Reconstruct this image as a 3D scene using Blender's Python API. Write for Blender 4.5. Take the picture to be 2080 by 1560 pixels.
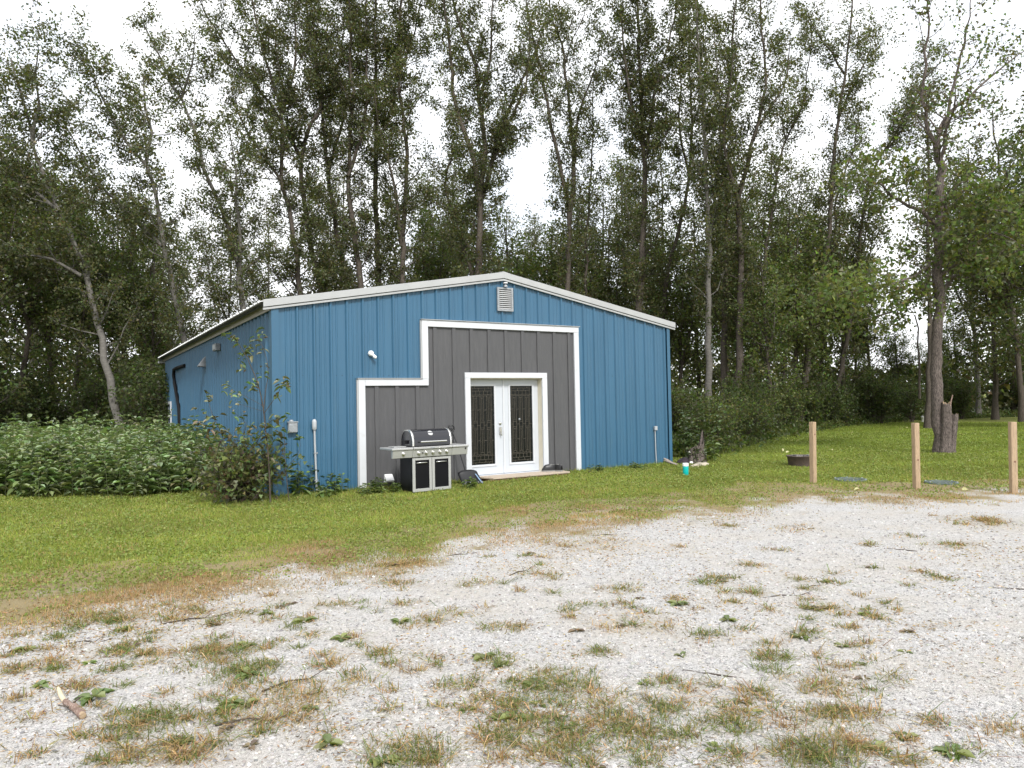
import bpy, bmesh, math, random
import numpy as np
from mathutils import Vector, Matrix, Euler

for _o in list(bpy.data.objects):
    bpy.data.objects.remove(_o)
SC = bpy.context.scene
COL = SC.collection
RAD = math.radians

# ------------------------------------------------------------------ camera
EYE = 1.65
FOC = 1458.0                       # focal length in pixels of the 2080 px wide photograph
PITCH, ROLL = RAD(1.34), RAD(1.1)
_f = np.array([0, math.cos(PITCH), math.sin(PITCH)])
_u0 = np.array([0, -math.sin(PITCH), math.cos(PITCH)])
_r0 = np.array([1.0, 0, 0])
CAM_R = math.cos(ROLL) * _r0 - math.sin(ROLL) * _u0
CAM_U = math.sin(ROLL) * _r0 + math.cos(ROLL) * _u0
CAM_F = _f
CAM_P = np.array([0, 0, EYE])
cam_data = bpy.data.cameras.new('camera')
cam_data.sensor_width = 36.0
cam_data.lens = 36.0 * FOC / 2080.0
cam_data.clip_start = 0.05
cam_data.clip_end = 2000.0
cam = bpy.data.objects.new('camera', cam_data)
COL.objects.link(cam)
M = Matrix.Identity(4)
for i in range(3):
    M[i][0], M[i][1], M[i][2], M[i][3] = CAM_R[i], CAM_U[i], -CAM_F[i], CAM_P[i]
cam.matrix_world = M
SC.camera = cam

# ------------------------------------------------------------------ sky, sun, exposure
SUN_EL, SUN_AZ = RAD(44), RAD(158)     # azimuth clockwise from +Y (straight ahead)
world = bpy.data.worlds.new('World')
SC.world = world
world.use_nodes = True
wn, wl = world.node_tree.nodes, world.node_tree.links
wn.clear()
w_out = wn.new('ShaderNodeOutputWorld')
w_bg = wn.new('ShaderNodeBackground')
w_sky = wn.new('ShaderNodeTexSky')
w_sky.sky_type = 'NISHITA'
w_sky.sun_disc = False
w_sky.sun_elevation = SUN_EL
w_sky.sun_rotation = SUN_AZ
w_tc = wn.new('ShaderNodeTexCoord')
w_noise = wn.new('ShaderNodeTexNoise')
w_noise.inputs['Scale'].default_value = 2.6
w_noise.inputs['Detail'].default_value = 7.0
w_noise.inputs['Roughness'].default_value = 0.55
w_ramp = wn.new('ShaderNodeMapRange')
w_ramp.inputs['From Min'].default_value = 0.30
w_ramp.inputs['From Max'].default_value = 0.55
w_ramp.inputs['To Min'].default_value = 0.62
w_ramp.inputs['To Max'].default_value = 1.0
w_mix = wn.new('ShaderNodeMix')
w_mix.data_type = 'RGBA'
w_mix.inputs[7].default_value = (6.6, 6.7, 6.9, 1)       # thin bright cloud sheet
w_bg.inputs['Strength'].default_value = 0.1
wl.new(w_tc.outputs['Generated'], w_noise.inputs['Vector'])
wl.new(w_noise.outputs['Fac'], w_ramp.inputs['Value'])
wl.new(w_ramp.outputs['Result'], w_mix.inputs[0])
wl.new(w_sky.outputs['Color'], w_mix.inputs[6])
wl.new(w_mix.outputs[2], w_bg.inputs['Color'])
wl.new(w_bg.outputs['Background'], w_out.inputs['Surface'])

sun_data = bpy.data.lights.new('sun', 'SUN')
sun_data.energy = 1.5
sun_data.angle = RAD(10)
sun_data.color = (1.0, 0.98, 0.945)
sun = bpy.data.objects.new('sun', sun_data)
COL.objects.link(sun)
_sd = Vector((math.sin(SUN_AZ) * math.cos(SUN_EL), math.cos(SUN_AZ) * math.cos(SUN_EL), math.sin(SUN_EL)))
sun.rotation_euler = _sd.to_track_quat('Z', 'Y').to_euler()
sun.location = (0, 0, 40)

SC.view_settings.view_transform = 'Standard'
SC.view_settings.look = 'None'
SC.view_settings.gamma = 1.0
SC.view_settings.use_curve_mapping = False
SC.view_settings.exposure = 1.24
SC.render.engine = 'CYCLES'
SC.cycles.max_bounces = 6
SC.cycles.diffuse_bounces = 3
SC.cycles.glossy_bounces = 3
SC.cycles.transmission_bounces = 3
SC.cycles.use_denoising = True
SC.cycles.use_adaptive_sampling = True
SC.cycles.adaptive_threshold = 0.015
SC.cycles.caustics_reflective = False
SC.cycles.caustics_refractive = False

# ------------------------------------------------------------------ geometry helpers
def ray(x, y):
    return CAM_F + CAM_R * ((x - 1040) / FOC) - CAM_U * ((y - 780) / FOC)
def gnd(x, y, z=0.0):
    d = ray(x, y)
    return CAM_P + d * ((z - EYE) / d[2])
def at(x, y, Y):
    d = ray(x, y)
    return CAM_P + d * (Y / d[1])

RNG = np.random.default_rng(11)
random.seed(5)

class MB:
    """collects polygons, then links them as one mesh object"""
    def __init__(s):
        s.v, s.f, s.sm = [], [], []
    def add(s, vs, fs, smooth=False):
        o = len(s.v)
        s.v += [tuple(map(float, p)) for p in vs]
        s.f += [tuple(o + i for i in f) for f in fs]
        s.sm += [smooth] * len(fs)
        return s
    def box(s, x0, x1, y0, y1, z0, z1, R=None, c=None):
        vs = [(x, y, z) for x in (x0, x1) for y in (y0, y1) for z in (z0, z1)]
        if R is not None:
            vs = [tuple(R @ Vector(p) + Vector(c or (0, 0, 0))) for p in vs]
        return s.add(vs, [(0, 1, 3, 2), (4, 6, 7, 5), (0, 4, 5, 1), (2, 3, 7, 6), (0, 2, 6, 4), (1, 5, 7, 3)])
    def bar(s, a, b, w, h=None, up=(0, 0, 1)):
        a, b = Vector(a), Vector(b)
        d = (b - a).normalized()
        u = Vector(up)
        r = d.cross(u)
        if r.length < 1e-4: r = d.cross(Vector((0, 1, 0)))
        r.normalize(); u = r.cross(d)
        h = h or w
        vs = []
        for p in (a, b):
            for i, j in ((-1, -1), (1, -1), (1, 1), (-1, 1)):
                vs.append(p + r * (i * w / 2) + u * (j * h / 2))
        return s.add(vs, [(0, 1, 2, 3), (7, 6, 5, 4), (0, 4, 5, 1), (1, 5, 6, 2), (2, 6, 7, 3), (3, 7, 4, 0)])
    def tube(s, pts, rad, n=8, cap=True, smooth=True):
        pts = [Vector(p) for p in pts]
        if not hasattr(rad, '__len__'): rad = [rad] * len(pts)
        vs, fs = [], []
        ref = Vector((0.31, 0.57, 0.76))
        for i, p in enumerate(pts):
            t = (pts[min(i + 1, len(pts) - 1)] - pts[max(i - 1, 0)]).normalized()
            a = t.cross(ref)
            if a.length < 0.05: a = t.cross(Vector((1, 0, 0)))
            a.normalize(); b = t.cross(a)
            for k in range(n):
                q = 2 * math.pi * k / n
                vs.append(p + (a * math.cos(q) + b * math.sin(q)) * rad[i])
        for i in range(len(pts) - 1):
            for k in range(n):
                k2 = (k + 1) % n
                fs.append((i * n + k, i * n + k2, (i + 1) * n + k2, (i + 1) * n + k))
        s.add(vs, fs, smooth)
        if cap:
            s.add(vs[:n][::-1], [tuple(range(n))])
            s.add(vs[-n:], [tuple(range(n))])
        return s
    def lathe(s, prof, n=20, c=(0, 0, 0), axis='z', smooth=True, wob=None):
        vs, fs = [], []
        for i, (r, z) in enumerate(prof):
            for k in range(n):
                q = 2 * math.pi * k / n
                rr = r * (wob(q, z) if wob else 1)
                x, y = rr * math.cos(q), rr * math.sin(q)
                p = {'z': (x, y, z), 'y': (x, z, -y), 'x': (z, x, y)}[axis]
                vs.append((p[0] + c[0], p[1] + c[1], p[2] + c[2]))
        for i in range(len(prof) - 1):
            for k in range(n):
                k2 = (k + 1) % n
                fs.append((i * n + k, i * n + k2, (i + 1) * n + k2, (i + 1) * n + k))
        s.add(vs, fs, smooth)
        if prof[0][0] > 1e-5: s.add(vs[:n][::-1], [tuple(range(n))])
        if prof[-1][0] > 1e-5: s.add(vs[-n:], [tuple(range(n))])
        return s
    def prism(s, poly, y0, y1):
        """poly in (x, z), extruded along y"""
        n = len(poly)
        vs = [(x, y0, z) for x, z in poly] + [(x, y1, z) for x, z in poly]
        return s.add(vs, [tuple(range(n)), tuple(range(2 * n - 1, n - 1, -1))] + [(i, i + n, (i + 1) % n + n, (i + 1) % n) for i in range(n)])
    def build(s, name, mat, parent=None, loc=None, rot=None, bevel=0.0, fix=True):
        me = bpy.data.meshes.new(name)
        me.from_pydata(s.v, [], s.f)
        me.polygons.foreach_set('use_smooth', s.sm)
        if fix or bevel:
            bm = bmesh.new(); bm.from_mesh(me)
            if bevel:
                bmesh.ops.remove_doubles(bm, verts=bm.verts, dist=1e-5)
                es = [e for e in bm.edges if len(e.link_faces) == 2 and e.calc_face_angle(0) > 0.6]
                if es: bmesh.ops.bevel(bm, geom=es, offset=bevel, segments=1, affect='EDGES', profile=0.6, clamp_overlap=True)
            bmesh.ops.recalc_face_normals(bm, faces=bm.faces)
            bm.to_mesh(me); bm.free()
        return link(name, me, mat, parent, loc, rot)

def link(name, me, mat, parent=None, loc=None, rot=None):
    if mat is not None: me.materials.append(mat)
    o = bpy.data.objects.new(name, me)
    COL.objects.link(o)
    if parent is not None: o.parent = parent
    if loc is not None: o.location = loc
    if rot is not None: o.rotation_euler = rot
    return o

def np_mesh(name, V, Q, tint=None, smooth=False):
    """vertices (n,3), polygons (m,k) with equal corner count, tint (m,3) per polygon"""
    me = bpy.data.meshes.new(name)
    V = np.asarray(V, np.float32); Q = np.asarray(Q, np.int32)
    m, k = Q.shape
    me.vertices.add(len(V)); me.vertices.foreach_set('co', V.ravel())
    me.loops.add(m * k); me.loops.foreach_set('vertex_index', Q.ravel())
    me.polygons.add(m)
    me.polygons.foreach_set('loop_start', np.arange(0, m * k, k, dtype=np.int32))
    if smooth: me.polygons.foreach_set('use_smooth', np.ones(m, bool))
    me.update(calc_edges=True)
    if tint is not None:
        a = me.attributes.new('tint', 'FLOAT_COLOR', 'FACE')
        c = np.ones((m, 4), np.float32); c[:, :3] = tint
        a.data.foreach_set('color', c.ravel())
    return me

def empty(name, loc=(0, 0, 0), rz=0.0):
    o = bpy.data.objects.new(name, None)
    o.empty_display_size = 0.2
    COL.objects.link(o)
    o.location = loc; o.rotation_euler = (0, 0, rz)
    return o
def tag(o, label=None, cat=None, group=None, kind=None):
    if label: o['label'] = label
    if cat: o['category'] = cat
    if group: o['group'] = group
    if kind: o['kind'] = kind
    return o
def copy_tree(o, parent=None):
    c = o.copy(); COL.objects.link(c)
    if parent is not None: c.parent = parent
    for ch in [k for k in KIDS.get(o.name, [])]:
        copy_tree(ch, c)
    return c
KIDS = {}

def norm(a):
    return a / np.maximum(np.linalg.norm(a, axis=-1, keepdims=True), 1e-9)

# value noise on arrays, for layout of patches
_perm = np.random.default_rng(3).random((256, 256))
def vnoise(x, y):
    xi, yi = np.floor(x).astype(int), np.floor(y).astype(int)
    fx, fy = x - xi, y - yi
    fx, fy = fx * fx * (3 - 2 * fx), fy * fy * (3 - 2 * fy)
    g = lambda i, j: _perm[(xi + i) % 256, (yi + j) % 256]
    return (g(0, 0) * (1 - fx) + g(1, 0) * fx) * (1 - fy) + (g(0, 1) * (1 - fx) + g(1, 1) * fx) * fy
def fbm(x, y, o=4):
    s, a, t = 0, 1, 0
    for i in range(o):
        s = s + a * vnoise(x * 2 ** i + 17 * i, y * 2 ** i + 31 * i); t += a; a *= 0.5
    return s / t

# ------------------------------------------------------------------ materials
def new_mat(name):
    m = bpy.data.materials.new(name); m.use_nodes = True
    nt = m.node_tree
    return m, nt.nodes, nt.links, nt.nodes['Principled BSDF']
def mat(name, col, rough=0.6, var=0.12, scale=6.0, metal=0.0, spec=0.5, bump=0.0, bscale=40.0, col2=None, fac=(0.45, 0.65), stretch=None, coat=0.0):
    """base colour with procedural variation: a soft value mottle plus an optional second colour in patches"""
    m, N, L, B = new_mat(name)
    B.inputs['Roughness'].default_value = rough
    B.inputs['Metallic'].default_value = metal
    B.inputs['Specular IOR Level'].default_value = spec
    B.inputs['Coat Weight'].default_value = coat
    tc = N.new('ShaderNodeTexCoord')
    mp = N.new('ShaderNodeMapping')
    if stretch: mp.inputs['Scale'].default_value = stretch
    L.new(tc.outputs['Object'], mp.inputs['Vector'])
    n1 = N.new('ShaderNodeTexNoise'); n1.inputs['Scale'].default_value = scale; n1.inputs['Detail'].default_value = 6
    L.new(mp.outputs['Vector'], n1.inputs['Vector'])
    mr = N.new('ShaderNodeMapRange'); mr.inputs['To Min'].default_value = 1 - var; mr.inputs['To Max'].default_value = 1 + var
    mr.inputs['From Min'].default_value = 0.3; mr.inputs['From Max'].default_value = 0.7
    L.new(n1.outputs['Fac'], mr.inputs['Value'])
    mul = N.new('ShaderNodeMix'); mul.data_type = 'RGBA'; mul.blend_type = 'MULTIPLY'; mul.inputs[0].default_value = 1
    mul.inputs[6].default_value = (*col, 1)
    L.new(mr.outputs['Result'], mul.inputs[7])
    src = mul.outputs[2]
    if col2:
        n2 = N.new('ShaderNodeTexNoise'); n2.inputs['Scale'].default_value = scale * 2.3; n2.inputs['Detail'].default_value = 8; n2.inputs['Roughness'].default_value = 0.65
        L.new(mp.outputs['Vector'], n2.inputs['Vector'])
        r2 = N.new('ShaderNodeMapRange'); r2.inputs['From Min'].default_value, r2.inputs['From Max'].default_value = fac
        L.new(n2.outputs['Fac'], r2.inputs['Value'])
        mx = N.new('ShaderNodeMix'); mx.data_type = 'RGBA'
        mx.inputs[7].default_value = (*col2, 1)
        L.new(r2.outputs['Result'], mx.inputs[0]); L.new(src, mx.inputs[6])
        src = mx.outputs[2]
    L.new(src, B.inputs['Base Color'])
    if bump:
        n3 = N.new('ShaderNodeTexNoise'); n3.inputs['Scale'].default_value = bscale; n3.inputs['Detail'].default_value = 6
        L.new(mp.outputs['Vector'], n3.inputs['Vector'])
        bp = N.new('ShaderNodeBump'); bp.inputs['Strength'].default_value = bump; bp.inputs['Distance'].default_value = 0.02
        L.new(n3.outputs['Fac'], bp.inputs['Height']); L.new(bp.outputs['Normal'], B.inputs['Normal'])
    return m
def tint_mat(name, rough=0.5, trans=0.25, spec=0.4, tmul=(1.15, 1.25, 0.6)):
    """leaf, blade or stone surface whose own colour is stored per piece"""
    m, N, L, B = new_mat(name)
    at_ = N.new('ShaderNodeAttribute'); at_.attribute_name = 'tint'
    B.inputs['Roughness'].default_value = rough
    B.inputs['Specular IOR Level'].default_value = spec
    L.new(at_.outputs['Color'], B.inputs['Base Color'])
    if trans > 0:
        tr = N.new('ShaderNodeBsdfTranslucent')
        mu = N.new('ShaderNodeMix'); mu.data_type = 'RGBA'; mu.blend_type = 'MULTIPLY'; mu.inputs[0].default_value = 1
        mu.inputs[7].default_value = (*tmul, 1)
        L.new(at_.outputs['Color'], mu.inputs[6]); L.new(mu.outputs[2], tr.inputs['Color'])
        ms = N.new('ShaderNodeMixShader'); ms.inputs[0].default_value = trans
        L.new(B.outputs[0], ms.inputs[1]); L.new(tr.outputs[0], ms.inputs[2])
        L.new(ms.outputs[0], N['Material Output'].inputs['Surface'])
    return m

MT = {}
MT['leaf'] = tint_mat('leaf', 0.45, 0.5, 0.45, (1.25, 1.3, 0.65))
MT['weed_leaf'] = tint_mat('weed_leaf', 0.36, 0.24, 1.0)
MT['grass'] = tint_mat('grass', 0.55, 0.32, 0.3, (1.2, 1.25, 0.6))
MT['stone'] = tint_mat('stone', 0.85, 0.0, 0.3)
MT['blue'] = mat('blue_steel', (0.044, 0.124, 0.206), 0.32, 0.07, 1.3, spec=0.45, stretch=(2.5, 2.5, 0.35), col2=(0.07, 0.14, 0.195), fac=(0.56, 0.95))
MT['trimgrey'] = mat('pale_trim_steel', (0.40, 0.405, 0.405), 0.42, 0.06, 3, col2=(0.27, 0.26, 0.23), fac=(0.62, 0.8), spec=0.4)
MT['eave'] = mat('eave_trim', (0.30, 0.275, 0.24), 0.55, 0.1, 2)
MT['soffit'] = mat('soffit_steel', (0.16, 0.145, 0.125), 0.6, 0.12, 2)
MT['roof'] = mat('roof_steel', (0.56, 0.56, 0.55), 0.4, 0.08, 2, metal=0.25, col2=(0.3, 0.29, 0.26), fac=(0.6, 0.8))
MT['siding'] = mat('grey_siding', (0.086, 0.086, 0.090), 0.62, 0.08, 3.5, stretch=(6, 6, 0.6), bump=0.12, bscale=25, col2=(0.105, 0.103, 0.104), fac=(0.5, 0.75), spec=0.35)
MT['white'] = mat('white_paint', (0.585, 0.60, 0.625), 0.5, 0.03, 3, col2=(0.46, 0.455, 0.43), fac=(0.6, 0.85), bump=0.05, bscale=60)
MT['doorwhite'] = mat('door_white', (0.53, 0.555, 0.59), 0.35, 0.02, 4)
MT['cream'] = mat('cream_jamb', (0.72, 0.66, 0.52), 0.5, 0.05, 5)
MT['plastic_white'] = mat('white_plastic', (0.8, 0.8, 0.79), 0.35, 0.03, 8)
MT['galv'] = mat('galvanised_grey', (0.34, 0.36, 0.38), 0.45, 0.1, 9, metal=0.2, col2=(0.24, 0.25, 0.26))
MT['conduit'] = mat('grey_conduit', (0.40, 0.42, 0.44), 0.5, 0.08, 9)
MT['black'] = mat('black_plastic', (0.012, 0.012, 0.013), 0.4, 0.2, 10)
MT['blackpipe'] = mat('black_pipe', (0.008, 0.008, 0.009), 0.6, 0.2, 10, spec=0.15)
MT['dark'] = mat('dark_void', (0.006, 0.006, 0.006), 0.8, 0.1, 5)
MT['enamel'] = mat('black_enamel', (0.009, 0.009, 0.013), 0.13, 0.1, 5, spec=0.8)
MT['panel_black'] = mat('black_door_panel', (0.006, 0.006, 0.008), 0.35, 0.1, 5, spec=0.2)
MT['steel'] = mat('brushed_steel', (0.50, 0.50, 0.49), 0.36, 0.07, 8, metal=0.45, stretch=(1, 8, 12))
MT['chrome'] = mat('bright_steel', (0.70, 0.69, 0.66), 0.22, 0.05, 8, metal=0.9)
MT['lead'] = mat('brass_came', (0.15, 0.13, 0.10), 0.5, 0.15, 20)
MT['glass'] = mat('dark_door_glass', (0.006, 0.007, 0.006), 0.10, 0.5, 14, spec=0.28, bump=0.2, bscale=55)
MT['winglass'] = mat('window_glass', (0.02, 0.024, 0.026), 0.06, 0.3, 3, spec=0.6)
MT['screw'] = mat('screw_head', (0.03, 0.05, 0.075), 0.5, 0.1, 5)
MT['stepwood'] = mat('weathered_step_wood', (0.46, 0.38, 0.30), 0.75, 0.12, 3, stretch=(1.5, 14, 14), bump=0.3, bscale=18, col2=(0.30, 0.23, 0.17), fac=(0.5, 0.75))
MT['stepside'] = mat('red_brown_step_side', (0.20, 0.10, 0.065), 0.8, 0.15, 6, col2=(0.11, 0.06, 0.04))
MT['post'] = mat('treated_post_wood', (0.41, 0.295, 0.185), 0.8, 0.12, 2.2, stretch=(14, 14, 1.3), bump=0.35, bscale=14, col2=(0.22, 0.155, 0.10), fac=(0.5, 0.68))
MT['board'] = mat('grey_board', (0.30, 0.25, 0.22), 0.85, 0.15, 3, stretch=(10, 10, 1), bump=0.3, bscale=15)
MT['bark'] = mat('grey_brown_bark', (0.105, 0.088, 0.072), 0.9, 0.25, 5, stretch=(7, 7, 1.6), bump=0.9, bscale=6, col2=(0.045, 0.036, 0.03), fac=(0.48, 0.62), spec=0.2)
MT['palebark'] = mat('pale_poplar_bark', (0.145, 0.135, 0.12), 0.85, 0.2, 4, stretch=(1.5, 1.5, 4), bump=0.5, bscale=9, col2=(0.06, 0.05, 0.043), fac=(0.55, 0.68), spec=0.2)
MT['mapbark'] = mat('furrowed_bark', (0.17, 0.14, 0.125), 0.95, 0.35, 5, stretch=(6, 6, 1.3), bump=1.0, bscale=7, col2=(0.05, 0.042, 0.037), fac=(0.46, 0.60), spec=0.15)
MT['twig'] = mat('twig_bark', (0.07, 0.055, 0.043), 0.9, 0.25, 9)
MT['stem'] = mat('green_stem', (0.07, 0.085, 0.03), 0.7, 0.2, 9)
MT['lid'] = mat('green_septic_lid', (0.085, 0.112, 0.098), 0.75, 0.15, 6, col2=(0.17, 0.18, 0.14), fac=(0.55, 0.75), bump=0.2)
MT['teal'] = mat('teal_plastic', (0.0, 0.42, 0.40), 0.35, 0.05, 9)
MT['barrel'] = mat('blue_drum', (0.012, 0.09, 0.21), 0.35, 0.08, 6)
MT['bag'] = mat('pale_plastic_bag', (0.5, 0.58, 0.62), 0.4, 0.12, 9)
MT['rust'] = mat('brown_fire_ring', (0.085, 0.06, 0.05), 0.75, 0.2, 7, col2=(0.16, 0.10, 0.07), fac=(0.55, 0.75), bump=0.3)
MT['ash'] = mat('ash', (0.07, 0.065, 0.06), 0.95, 0.5, 14, col2=(0.3, 0.28, 0.26), bump=0.8, bscale=30)
MT['rock'] = mat('pale_rock', (0.42, 0.37, 0.29), 0.9, 0.2, 9, bump=0.5)
MT['rag'] = mat('dark_purple_rag', (0.03, 0.02, 0.03), 0.8, 0.3, 9)
MT['cutwood'] = mat('cut_wood', (0.34, 0.25, 0.16), 0.85, 0.2, 9, bump=0.4)
MT['shovel_blue'] = mat('blue_grey_strip', (0.22, 0.33, 0.48), 0.5, 0.2, 20)
MT['wallgrey'] = mat('weathered_grey', (0.17, 0.18, 0.19), 0.6, 0.15, 9)
MT['acgrey'] = mat('grey_cabinet', (0.20, 0.20, 0.195), 0.55, 0.1, 5)
MT['stick'] = mat('peeling_stick_bark', (0.20, 0.13, 0.10), 0.9, 0.3, 22, col2=(0.42, 0.33, 0.28), fac=(0.5, 0.65), bump=0.6)
MT['barewood'] = mat('bare_stick_wood', (0.62, 0.52, 0.36), 0.8, 0.1, 15)
# ------------------------------------------------------------------ ground sheets
def ground_mat():
    m, N, L, B = new_mat('lawn_soil')
    B.inputs['Roughness'].default_value = 0.95; B.inputs['Specular IOR Level'].default_value = 0.15
    tc = N.new('ShaderNodeTexCoord')
    def noise(sc, de=6):
        n = N.new('ShaderNodeTexNoise'); n.inputs['Scale'].default_value = sc; n.inputs['Detail'].default_value = de
        n.inputs['Roughness'].default_value = 0.6
        L.new(tc.outputs['Object'], n.inputs['Vector']); return n
    def mix(a, b, f, lo, hi):
        r = N.new('ShaderNodeMapRange'); r.inputs['From Min'].default_value = lo; r.inputs['From Max'].default_value = hi
        L.new(f.outputs['Fac'], r.inputs['Value'])
        x = N.new('ShaderNodeMix'); x.data_type = 'RGBA'; L.new(r.outputs['Result'], x.inputs[0])
        for k, c in ((6, a), (7, b)):
            if isinstance(c, tuple): x.inputs[k].default_value = (*c, 1)
            else: L.new(c, x.inputs[k])
        return x.outputs[2]
    c = mix((0.14, 0.175, 0.034), (0.21, 0.22, 0.055), noise(1.6), 0.35, 0.65)
    c = mix(c, (0.22, 0.18, 0.09), noise(0.9), 0.50, 0.70)
    c = mix(c, (0.045, 0.065, 0.015), noise(45, 3), 0.5, 0.62)
    L.new(c, B.inputs['Base Color'])
    nb = noise(38, 8); bp = N.new('ShaderNodeBump'); bp.inputs['Strength'].default_value = 0.9; bp.inputs['Distance'].default_value = 0.03
    L.new(nb.outputs['Fac'], bp.inputs['Height']); L.new(bp.outputs['Normal'], B.inputs['Normal'])
    return m
MT['lawn_soil'] = ground_mat()

def gravel_mat():
    m, N, L, B = new_mat('crushed_limestone')
    B.inputs['Roughness'].default_value = 0.9; B.inputs['Specular IOR Level'].default_value = 0.25
    tc = N.new('ShaderNodeTexCoord')
    def vor(sc, feat='F1'):
        v = N.new('ShaderNodeTexVoronoi'); v.inputs['Scale'].default_value = sc; v.feature = feat
        L.new(tc.outputs['Object'], v.inputs['Vector']); return v
    def noise(sc, de=6, ro=0.6):
        n = N.new('ShaderNodeTexNoise'); n.inputs['Scale'].default_value = sc; n.inputs['Detail'].default_value = de; n.inputs['Roughness'].default_value = ro
        L.new(tc.outputs['Object'], n.inputs['Vector']); return n
    v1 = vor(135); v2 = vor(82)
    ra = N.new('ShaderNodeValToRGB')
    e = ra.color_ramp.elements
    e[0].position = 0.0; e[0].color = (0.10, 0.10, 0.10, 1)
    e[1].position = 1.0; e[1].color = (0.58, 0.56, 0.53, 1)
    for p, c in ((0.2, (0.27, 0.262, 0.255, 1)), (0.36, (0.46, 0.448, 0.435, 1)), (0.75, (0.56, 0.545, 0.53, 1))):
        q = e.new(p); q.color = c
    sep = N.new('ShaderNodeSeparateColor'); L.new(v1.outputs['Color'], sep.inputs[0]); L.new(sep.outputs[0], ra.inputs['Fac'])
    rb = N.new('ShaderNodeValToRGB')
    e = rb.color_ramp.elements
    e[0].color = (0.28, 0.275, 0.27, 1); e[1].color = (0.62, 0.605, 0.59, 1)
    q = e.new(0.3); q.color = (0.48, 0.468, 0.455, 1)
    sep2 = N.new('ShaderNodeSeparateColor'); L.new(v2.outputs['Color'], sep2.inputs[0]); L.new(sep2.outputs[1], rb.inputs['Fac'])
    nm = noise(14, 3); mr = N.new('ShaderNodeMapRange'); mr.inputs['From Min'].default_value = 0.42; mr.inputs['From Max'].default_value = 0.58
    L.new(nm.outputs['Fac'], mr.inputs['Value'])
    x1 = N.new('ShaderNodeMix'); x1.data_type = 'RGBA'; L.new(mr.outputs['Result'], x1.inputs[0]); L.new(ra.outputs[0], x1.inputs[6]); L.new(rb.outputs[0], x1.inputs[7])
    # fines and dust between the stones, warm where plant litter has rotted in
    nd = noise(1.1, 7, 0.65); md = N.new('ShaderNodeMapRange'); md.inputs['From Min'].default_value = 0.42; md.inputs['From Max'].default_value = 0.68; md.inputs['To Max'].default_value = 0.75
    L.new(nd.outputs['Fac'], md.inputs['Value'])
    x2 = N.new('ShaderNodeMix'); x2.data_type = 'RGBA'; L.new(md.outputs['Result'], x2.inputs[0]); L.new(x1.outputs[2], x2.inputs[6]); x2.inputs[7].default_value = (0.47, 0.43, 0.375, 1)
    at_ = N.new('ShaderNodeAttribute'); at_.attribute_name = 'soil'
    x3 = N.new('ShaderNodeMix'); x3.data_type = 'RGBA'; L.new(at_.outputs['Fac'], x3.inputs[0]); L.new(x2.outputs[2], x3.inputs[6]); x3.inputs[7].default_value = (0.27, 0.215, 0.115, 1)
    L.new(x3.outputs[2], B.inputs['Base Color'])
    bp = N.new('ShaderNodeBump'); bp.inputs['Strength'].default_value = 0.7; bp.inputs['Distance'].default_value = 0.012; bp.invert = True
    L.new(v1.outputs['Distance'], bp.inputs['Height'])
    bp2 = N.new('ShaderNodeBump'); bp2.inputs['Strength'].default_value = 0.6; bp2.inputs['Distance'].default_value = 0.02
    L.new(noise(20, 8).outputs['Fac'], bp2.inputs['Height']); L.new(bp.outputs['Normal'], bp2.inputs['Normal'])
    L.new(bp2.outputs['Normal'], B.inputs['Normal'])
    return m
MT['gravel'] = gravel_mat()
MT['litter_floor'] = mat('forest_litter', (0.06, 0.05, 0.03), 0.95, 0.4, 3, col2=(0.05, 0.065, 0.022), fac=(0.45, 0.6), bump=0.9, bscale=14, spec=0.1)

g = MB()
n = 64
ring = [(math.cos(2 * math.pi * k / n), math.sin(2 * math.pi * k / n)) for k in range(n)]
vs = [(0, 0, 0)]; fs = []
for r in (20, 60, 200, 900):
    vs += [(r * c, r * s, 0) for c, s in ring]
fs += [(0, 1 + k, 1 + (k + 1) % n) for k in range(n)]
for j in range(3):
    a, b = 1 + j * n, 1 + (j + 1) * n
    fs += [(a + k, b + k, b + (k + 1) % n, a + (k + 1) % n) for k in range(n)]
g.add(vs, fs)
tag(g.build('ground', MT['lawn_soil']), 'flat grassy ground around the shed and yard', None, None, 'structure')

# edge between gravel yard and lawn, read off the photograph and put on the ground
_bpx = [(0, 1292), (200, 1245), (400, 1218), (600, 1192), (760, 1165), (860, 1150), (960, 1118), (1080, 1090), (1240, 1068), (1400, 1046), (1600, 1022), (1800, 1019), (2080, 1014)]
_bw = np.array([gnd(*q)[:2] for q in _bpx])
BX = np.concatenate([[-14, -9, -6], _bw[:, 0], [11, 16, 24]])
BY = np.concatenate([[2.6, 3.6, 4.6], _bw[:, 1], [11.3, 11.0, 10.5]])
def yard(x, y):
    """metres inside the gravel yard (negative on the lawn), edge broken up by noise"""
    return np.interp(x, BX, BY) - y + (fbm(x * 0.9 + 5, y * 0.9 + 9) - 0.5) * 1.5 + (fbm(x * 4 + 50, y * 4) - 0.5) * 0.5

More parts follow.
